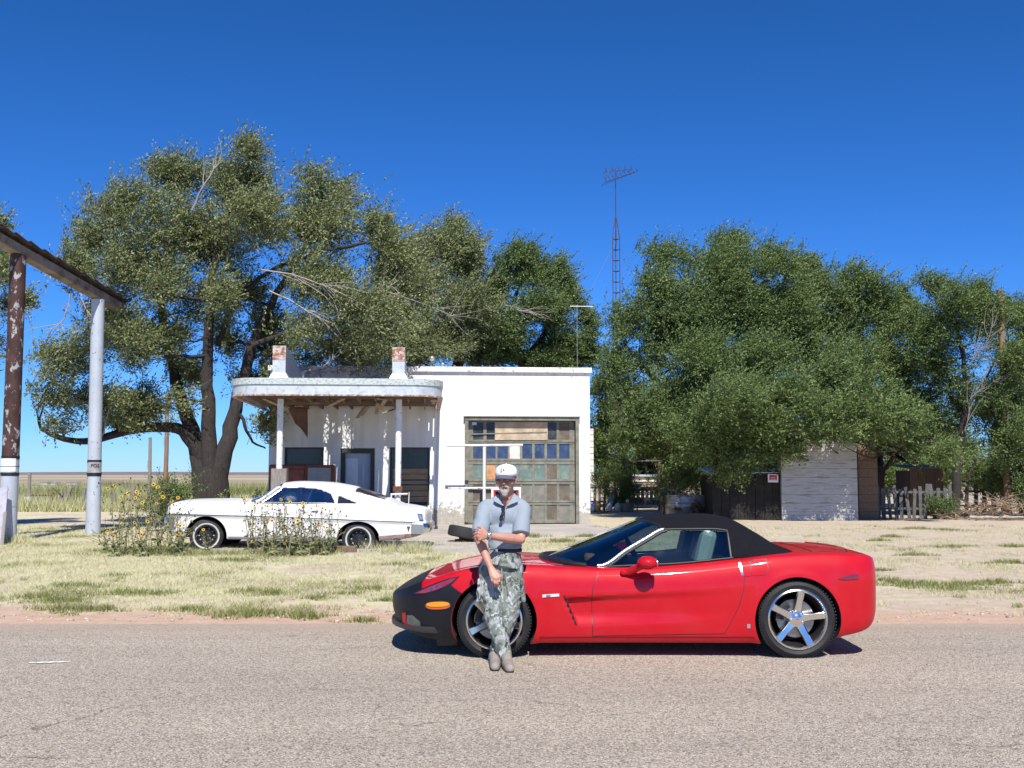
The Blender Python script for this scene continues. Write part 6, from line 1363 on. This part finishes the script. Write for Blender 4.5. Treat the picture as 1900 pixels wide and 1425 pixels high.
hb(man, -.047, -.056, -.018, .029); hb(man, .047, -.056, -.018, .029); man.capsule(H(-.020, -.084, -.064), H(.020, -.084, -.064), .008, .008)
for s in (-1, 1): hb(man, s * .087, .008, -.002, (.009, .020, .032)); hb(man, s * .092, .016, .004, (.008, .012, .026)); hb(man, s * .085, .0, -.028, (.008, .010, .011))
nb = A(940, 926, 9.53); man.capsule(H(0, .030, -.05), nb, .060, .066); man.ball(A(938, 931, 9.475), (.042, .035, .038))
chest = A(936, 965, 9.55); pel = A(930, 1042, 9.53)
man.capsule(nb, chest, .065, .085); man.capsule(chest, pel, .085, .10)
shR, elR, wrR = A(899, 944, 9.54), A(888, 998, 9.40), A(909.5, 1051, 9.29)
shL, elL, wrL = A(971, 944, 9.54), A(966, 1001, 9.40), A(905, 994, 9.25)
for s, e, w in ((shR, elR, wrR), (shL, elL, wrL)):
    man.capsule(chest, s, .075, .050); man.capsule(s, e, .052, .041); m_ = e.lerp(w, .3); man.capsule(e, m_, .041, .043); man.capsule(m_, w, .043, .0275)
def hand(w, kn, md, tp, th, palm_r=.0165):
    for k in kn: man.capsule(w, k, .024, palm_r)
    for i in range(len(kn) - 1): man.capsule(kn[i], kn[i + 1], palm_r * .85, palm_r * .85)
    for k, m_, t in zip(kn, md, tp): man.capsule(k, m_, .0108, .0095); man.capsule(m_, t, .0095, .0080)
    man.capsule(w.lerp(th[0], .4), th[0], .018, .014); man.capsule(th[0], th[1], .0125, .011); man.capsule(th[1], th[2], .011, .009)
hand(wrR, [A(911.5, 1069, 9.25), A(916.5, 1072.5, 9.24), A(921.5, 1073.5, 9.24), A(926, 1071, 9.25)], [A(912.5, 1077.5, 9.235), A(917.5, 1082, 9.23), A(922.8, 1083, 9.23), A(927, 1079, 9.24)], [A(914, 1083, 9.275), A(918.5, 1088.5, 9.27), A(923.5, 1089, 9.27), A(927.5, 1085, 9.275)], [A(922, 1062, 9.27), A(929, 1069, 9.255), A(930.5, 1076.5, 9.27)])
hand(wrL, [A(890, 984.5, 9.225), A(888, 989.5, 9.22), A(887.5, 995, 9.22), A(889.5, 1000.5, 9.225)], [A(883.5, 984.5, 9.245), A(881.5, 990, 9.245), A(881.5, 996, 9.245), A(884, 1002.5, 9.25)], [A(879.8, 985.5, 9.30), A(877.8, 991.5, 9.30), A(878, 998, 9.30), A(880.5, 1004, 9.30)], [A(899, 985, 9.25), A(893, 979.5, 9.25), A(886.5, 977.5, 9.275)])
hipR, hipL = A(909, 1058, 9.53), A(949, 1058, 9.53); knR, anR = A(917, 1145, 9.39), A(938.5, 1216, 9.32); knL, anL = A(943, 1145, 9.44), A(917.5, 1216, 9.42)
tR = groundpt(945.5, 1240, .03) - base; tL = groundpt(918.5, 1237, .03) - base; heR = Vector((anR.x - .005, anR.y + .05, .035)); heL = Vector((anL.x + .005, anL.y + .04, .035))
for h, k, a, he, t in ((hipR, knR, anR, heR, tR), (hipL, knL, anL, heL, tL)):
    man.capsule(pel, h, .09, .08); man.capsule(h, k, .082, .056); man.capsule(k, k.lerp(a, .35), .056, .056); man.capsule(k.lerp(a, .35), a, .056, .036); man.capsule(a, he, .034, .030); man.capsule(a, t, .034, .026)
me = remesh(man, 'person', .0048, 3); me.materials.append(SKIN); person = link('person', me); person.location = base
tag(person, 'man in a white cap, grey polo shirt and camouflage trousers leaning on the red car', 'person')
def wear(name, mb, vox, mat, sm=6, fn=None, parent=person):
    me = remesh(mb, name, vox, sm)
    if fn: displace(me, fn)
    return link(name, me, parent, [mat])
# shirt
mb = MB(); mb.ball(A(935.5, 958, 9.555), (.172, .112, .14), 20, 14); mb.ball(A(936, 990, 9.55), (.158, .118, .15), 20, 14); mb.tube([A(936.5, 985, 9.55), A(937, 1004, 9.55), A(937, 1017, 9.55)], [.13, .142, .146], 24)
mb.capsule(A(905, 938, 9.545), A(967, 938, 9.545), .058, .058); mb.capsule(A(924, 930, 9.55), A(954, 930, 9.55), .060, .060); mb.capsule(A(902, 946, 9.55), A(968, 946, 9.55), .075, .075)
mb.tube([shR, shR.lerp(elR, .35), shR.lerp(elR, .84)], [.066, .073, .071], 18); mb.tube([shL, shL.lerp(elL, .35), shL.lerp(elL, .84)], [.066, .074, .078], 18)
mb.ball(shR, .066); mb.ball(shL, .066)
def sf(c, n):
    f = .007 * noise.noise(Vector((c.x * 7 + c.z * 4, c.y * 7, c.z * 9))) + .0035 * noise.noise(Vector((c.x * 18, c.y * 14, c.z * 16 + c.x * 10)))
    low = sstep(1.16, .98, c.z); f += .010 * low * noise.noise(Vector((c.x * 9, 3, c.z * 26 - abs(c.x) * 8)))
    return f
shirt = wear('shirt', mb, .008, SHIRT, 8, sf)
# collar flaps, placket
def flap(pts, name, mat, th=.006, parent=shirt):
    bm = bmesh.new(); f = bm.faces.new([bm.verts.new(p) for p in pts]); bmesh.ops.triangulate(bm, faces=[f]); bmesh.ops.subdivide_edges(bm, edges=bm.edges, cuts=2, use_grid_fill=True); me = bpy.data.meshes.new(name); bm.to_mesh(me); bm.free()
    o = link(name, me, parent, [mat]); s = o.modifiers.new('t', 'SOLIDIFY'); s.thickness = th; s.offset = 0; return o
NAVY = pm('navy_collar_edge', (.03, .035, .06), .85)
flap([A(924, 916, 9.50), A(917.5, 922, 9.483), A(915.5, 929, 9.466), A(925, 934.5, 9.446), A(936, 940, 9.440), A(929, 927, 9.46)], 'collar_flap', SHIRT)
flap([A(954, 915, 9.50), A(948, 927, 9.46), A(937.5, 940.5, 9.440), A(950, 935, 9.446), A(961.5, 930.5, 9.466), A(960, 922, 9.488)], 'collar_flap', SHIRT)
mb = MB(); mb.tube([A(922, 915, 9.53), A(924, 918, 9.58), A(940, 914, 9.605), A(955, 917, 9.58), A(957, 914, 9.53)], .017, 10); mb.build('collar_band', NAVY, shirt, 60)
# belt, trousers
mb = MB(); bc = A(937, 1020.5, 9.55)
def ring(c, rx, ry, z0, z1, n=36): return [(c.x + rx * math.cos(2 * math.pi * i / n), c.y + ry * math.sin(2 * math.pi * i / n), c.z + z) for z in (z0, z1) for i in range(n)]
vs = ring(bc, .150, .152, -.013, .013); mb.add(vs, [(i, (i + 1) % 36, 36 + (i + 1) % 36, 36 + i) for i in range(36)]); b_ = mb.build('belt', pm('black_leather_belt', (.012, .012, .015), .45), person, 60); s = b_.modifiers.new('t', 'SOLIDIFY'); s.thickness = .006
MB().box(A(921.5, 1021, 9.401), (.022, .012, .026)).build('buckle', CHROME, b_, bevel=.003)
mb = MB(); mb.tube([A(937, 1021.5, 9.55), A(935, 1032, 9.545), A(931, 1050, 9.54)], [.146, .160, .182], 28); mb.ball(A(930, 1056, 9.54), (.196, .138, .13), 20, 14)
mb.tube([hipR, hipR.lerp(knR, .5), knR, knR.lerp(anR, .5), anR + Vector((0, 0, -.055))], [.104, .100, .086, .073, .060], 20); mb.tube([hipL, hipL.lerp(knL, .5), knL, knL.lerp(anL, .5), anL + Vector((0, 0, -.055))], [.104, .102, .086, .073, .060], 20); mb.ball(hipR, .106); mb.ball(hipL, .106)
mb.box(A(889, 1097, 9.46), (.035, .13, .17), (0, R(4), 0)); mb.box(A(970, 1097, 9.47), (.035, .13, .17), (0, R(-4), 0))
def tf(c, n):
    z = c.z; amp = .5 + .9 * sstep(.75, .55, z) ; k = noise.noise(Vector((c.x * 5 + z * 9, c.y * 6, z * 17 + c.x * 9))); k2 = noise.noise(Vector((c.x * 9 - z * 12, c.y * 9 + 5, z * 14 - c.x * 13)))
    return amp * (.0055 * k + .0035 * (1 - abs(k2) * 2.4)) - .001
tr = wear('trousers', mb, .0075, CAMO, 5, tf)
for s, u in ((-1, 889), (1, 968)):
    MB().box(A(u, 1078.5, 9.45), (.024, .15, .045), (0, R(-4 * s), 0)).build('pocket_flap', CAMO, tr, bevel=.006)
MB().bar(A(931, 1030, 9.388), A(931, 1092, 9.385), .012, .006, (0, 1, 0)).build('fly_seam', CAMO, tr, bevel=.002)
# shoes
def shoe(a, he, t):
    mb = MB(); d = (t - he).normalized(); mb.capsule(he + Vector((0, 0, .012)), a + Vector((0, 0, .015)), .044, .040); mb.capsule(he + Vector((0, 0, .008)), he.lerp(t, .6), .044, .050); mb.capsule(he.lerp(t, .6), t + d * .02, .050, .040); mb.capsule(a + Vector((0, 0, .005)), he.lerp(t, .8), .047, .043)
    me = remesh(mb, 'shoe', .006, 6)
    for v in me.vertices: v.co.z = max(v.co.z, .012)
    s = link('shoe', me, person, [SHOE]); mb = MB(); n = 24; c = he.lerp(t, .5); L = (t - he).length / 2 + .048; q = Vector((-d.y, d.x, 0)); vs = []
    for z in (.0, .018):
        for i in range(n): an = 2 * math.pi * i / n; x = math.cos(an); w = .050 if x > -.2 else .044; p = c + Vector((d.x, d.y, 0)).normalized() * L * x + q * w * math.sin(an); vs.append((p.x, p.y, z))
    mb.add(vs, [(i, (i + 1) % n, n + (i + 1) % n, n + i) for i in range(n)] + [tuple(range(n - 1, -1, -1)), tuple(range(n, 2 * n))]); mb.build('sole', SOLE, s, 40)
    return s
shoe(anR, heR, tR); shoe(anL, heL, tL)
# cap
mb = MB(); n = 28; rows = [(.0, .118), (.35, .112), (.65, .095), (.85, .068), (1.0, .040)]
vs = []; prof = [(1.0, .034), (1.005, .06), (.97, .085), (.86, .108), (.62, .127), (.30, .136), (.02, .138)]
for k, z in prof:
    for i in range(n): a = 2 * math.pi * i / n; vs.append(H(.098 * k * math.cos(a), .010 + .112 * k * math.sin(a), z))
mb.add(vs, [(r_ * n + i, r_ * n + (i + 1) % n, (r_ + 1) * n + (i + 1) % n, (r_ + 1) * n + i) for r_ in range(len(prof) - 1) for i in range(n)]); cp = mb.build('cap', CAPW, person, 60); s = cp.modifiers.new('t', 'SOLIDIFY'); s.thickness = .004
vs = []; m_ = 12
for j in range(5):
    for i in range(m_ + 1):
        a = R(205 + 130 * i / m_); k = 1 + .50 * (j / 4) * math.sin(math.pi * i / m_) ** .8; vs.append(H(.099 * math.cos(a) * (1 + (k - 1) * .22), .010 + .113 * math.sin(a) * k, .046 - .026 * (j / 4) - .024 * abs(math.cos(a)) ** 2 * 1.4 + .004))
mb = MB(); mb.add(vs, [(j * (m_ + 1) + i, j * (m_ + 1) + i + 1, (j + 1) * (m_ + 1) + i + 1, (j + 1) * (m_ + 1) + i) for j in range(4) for i in range(m_)]); br = mb.build('brim', CAPD, cp, 60); s = br.modifiers.new('t', 'SOLIDIFY'); s.thickness = .005
mb = MB(); mb.ball(H(0, .01, .139), (.008, .008, .005)); mb.build('button', CAPW, cp)
for q in ((-.020, .088, -.003, .105), (-.003, .105, -.020, .105), (-.018, .079, -.004, .083), (.002, .100, .006, .083), (.014, .104, .008, .093), (.006, .092, .018, .086)):
    f_ = lambda x, z: H(x - .012, -.101 + (z - .085) * .9 + x * x * 4, z); MB().bar(f_(q[0], q[1]), f_(q[2], q[3]), .005, .004, (0, 1, 0)).build('cap_emblem', NAVY, cp)
# beard, hair, eyes
mb = MB(); mb.capsule(H(-.002, -.104, -.046), H(-.030, -.090, -.056), .009, .010); mb.capsule(H(.002, -.104, -.046), H(.030, -.090, -.056), .009, .010); mb.capsule(H(-.031, -.089, -.057), H(-.030, -.078, -.088), .010, .014); mb.capsule(H(.031, -.089, -.057), H(.030, -.078, -.088), .010, .014)
mb.ball(H(0, -.076, -.100), (.036, .026, .026), 14, 10, HR); mb.ball(H(0, -.080, -.122), (.026, .022, .020), 12, 8, HR); mb.capsule(H(0, -.094, -.080), H(0, -.088, -.10), .010, .016)
wear('beard', mb, .005, BEARD, 3, lambda c, n: .0022 * noise.noise(c * 130))
mb = MB(); mb.ball(H(0, .030, .012), (.087, .090, .066), 16, 12, HR); 
for s in (-1, 1): mb.capsule(H(s * .083, -.018, .03), H(s * .081, -.022, -.012), .008, .006)
wear('hair', mb, .006, HAIR, 2)
for s in (-1, 1):
    e = MB().ball(H(s * .030, -.079, .012), .0115, 12, 8).build('eye', pm('eye_white', (.6, .57, .54), .2) if s < 0 else bpy.data.materials['eye_white'], person, 60)
    MB().ball(H(s * .030, -.0885, .012), .0055, 10, 6).build('iris', DISC, e, 60)
    MB().capsule(H(s * .044, -.082, .040), H(s * .014, -.094, .038), .005, .006).build('eyebrow', HAIR, person, 60)
# watch and ring
d = (wrL - elL).normalized(); c = wrL - d * .012; q = d.to_track_quat('Z', 'Y').to_matrix(); mb = MB(); n = 20
vs = [c + q @ Vector((.033 * math.cos(2 * math.pi * i / n), .033 * math.sin(2 * math.pi * i / n), z)) for z in (-.010, .010) for i in range(n)]; mb.add(vs, [(i, (i + 1) % n, n + (i + 1) % n, n + i) for i in range(n)]); w_ = mb.build('watch', STEEL, person, 60); s = w_.modifiers.new('t', 'SOLIDIFY'); s.thickness = .005; s.offset = 1
fd = Vector((.0, -1, .25)).normalized(); qd = fd.to_track_quat('Z', 'Y').to_matrix(); mb = MB(); mb.lathe([(.001, .006), (.014, .006), (.017, .003), (.017, -.006)], axis='Z', n=20); mb.v = [tuple(c + fd * .035 + qd @ Vector(p)) for p in mb.v]; mb.build('dial', CHROME, w_, 50)
# sunglasses hooked in the shirt opening: a thing of their own
sg_ = empty('sunglasses', A(932, 945, 9.41) + base, 0, 'dark sunglasses hanging from the neck of the grey polo shirt', 'sunglasses'); o = sg_.location - base
LENS = pm('black_lens', (.006, .006, .008), .08, coat=1.0); rt = Matrix.Rotation(R(12), 3, 'Y')
for u, v in ((933.5, 944, ), (930, 961)):
    MB().ball(A(u, v, 9.405) - o, (.017, .008, .030), 14, 10, rt).build('lens', LENS, sg_, 60)
MB().tube([A(933, 948, 9.405) - o, A(935, 952.5, 9.40) - o, A(931.5, 957, 9.405) - o], .0045, 6).build('bridge', LENS, sg_, 60); MB().tube([A(936, 941, 9.415) - o, A(937, 950, 9.42) - o, A(935, 966, 9.43) - o], .0035, 6).build('temple', LENS, sg_, 60)
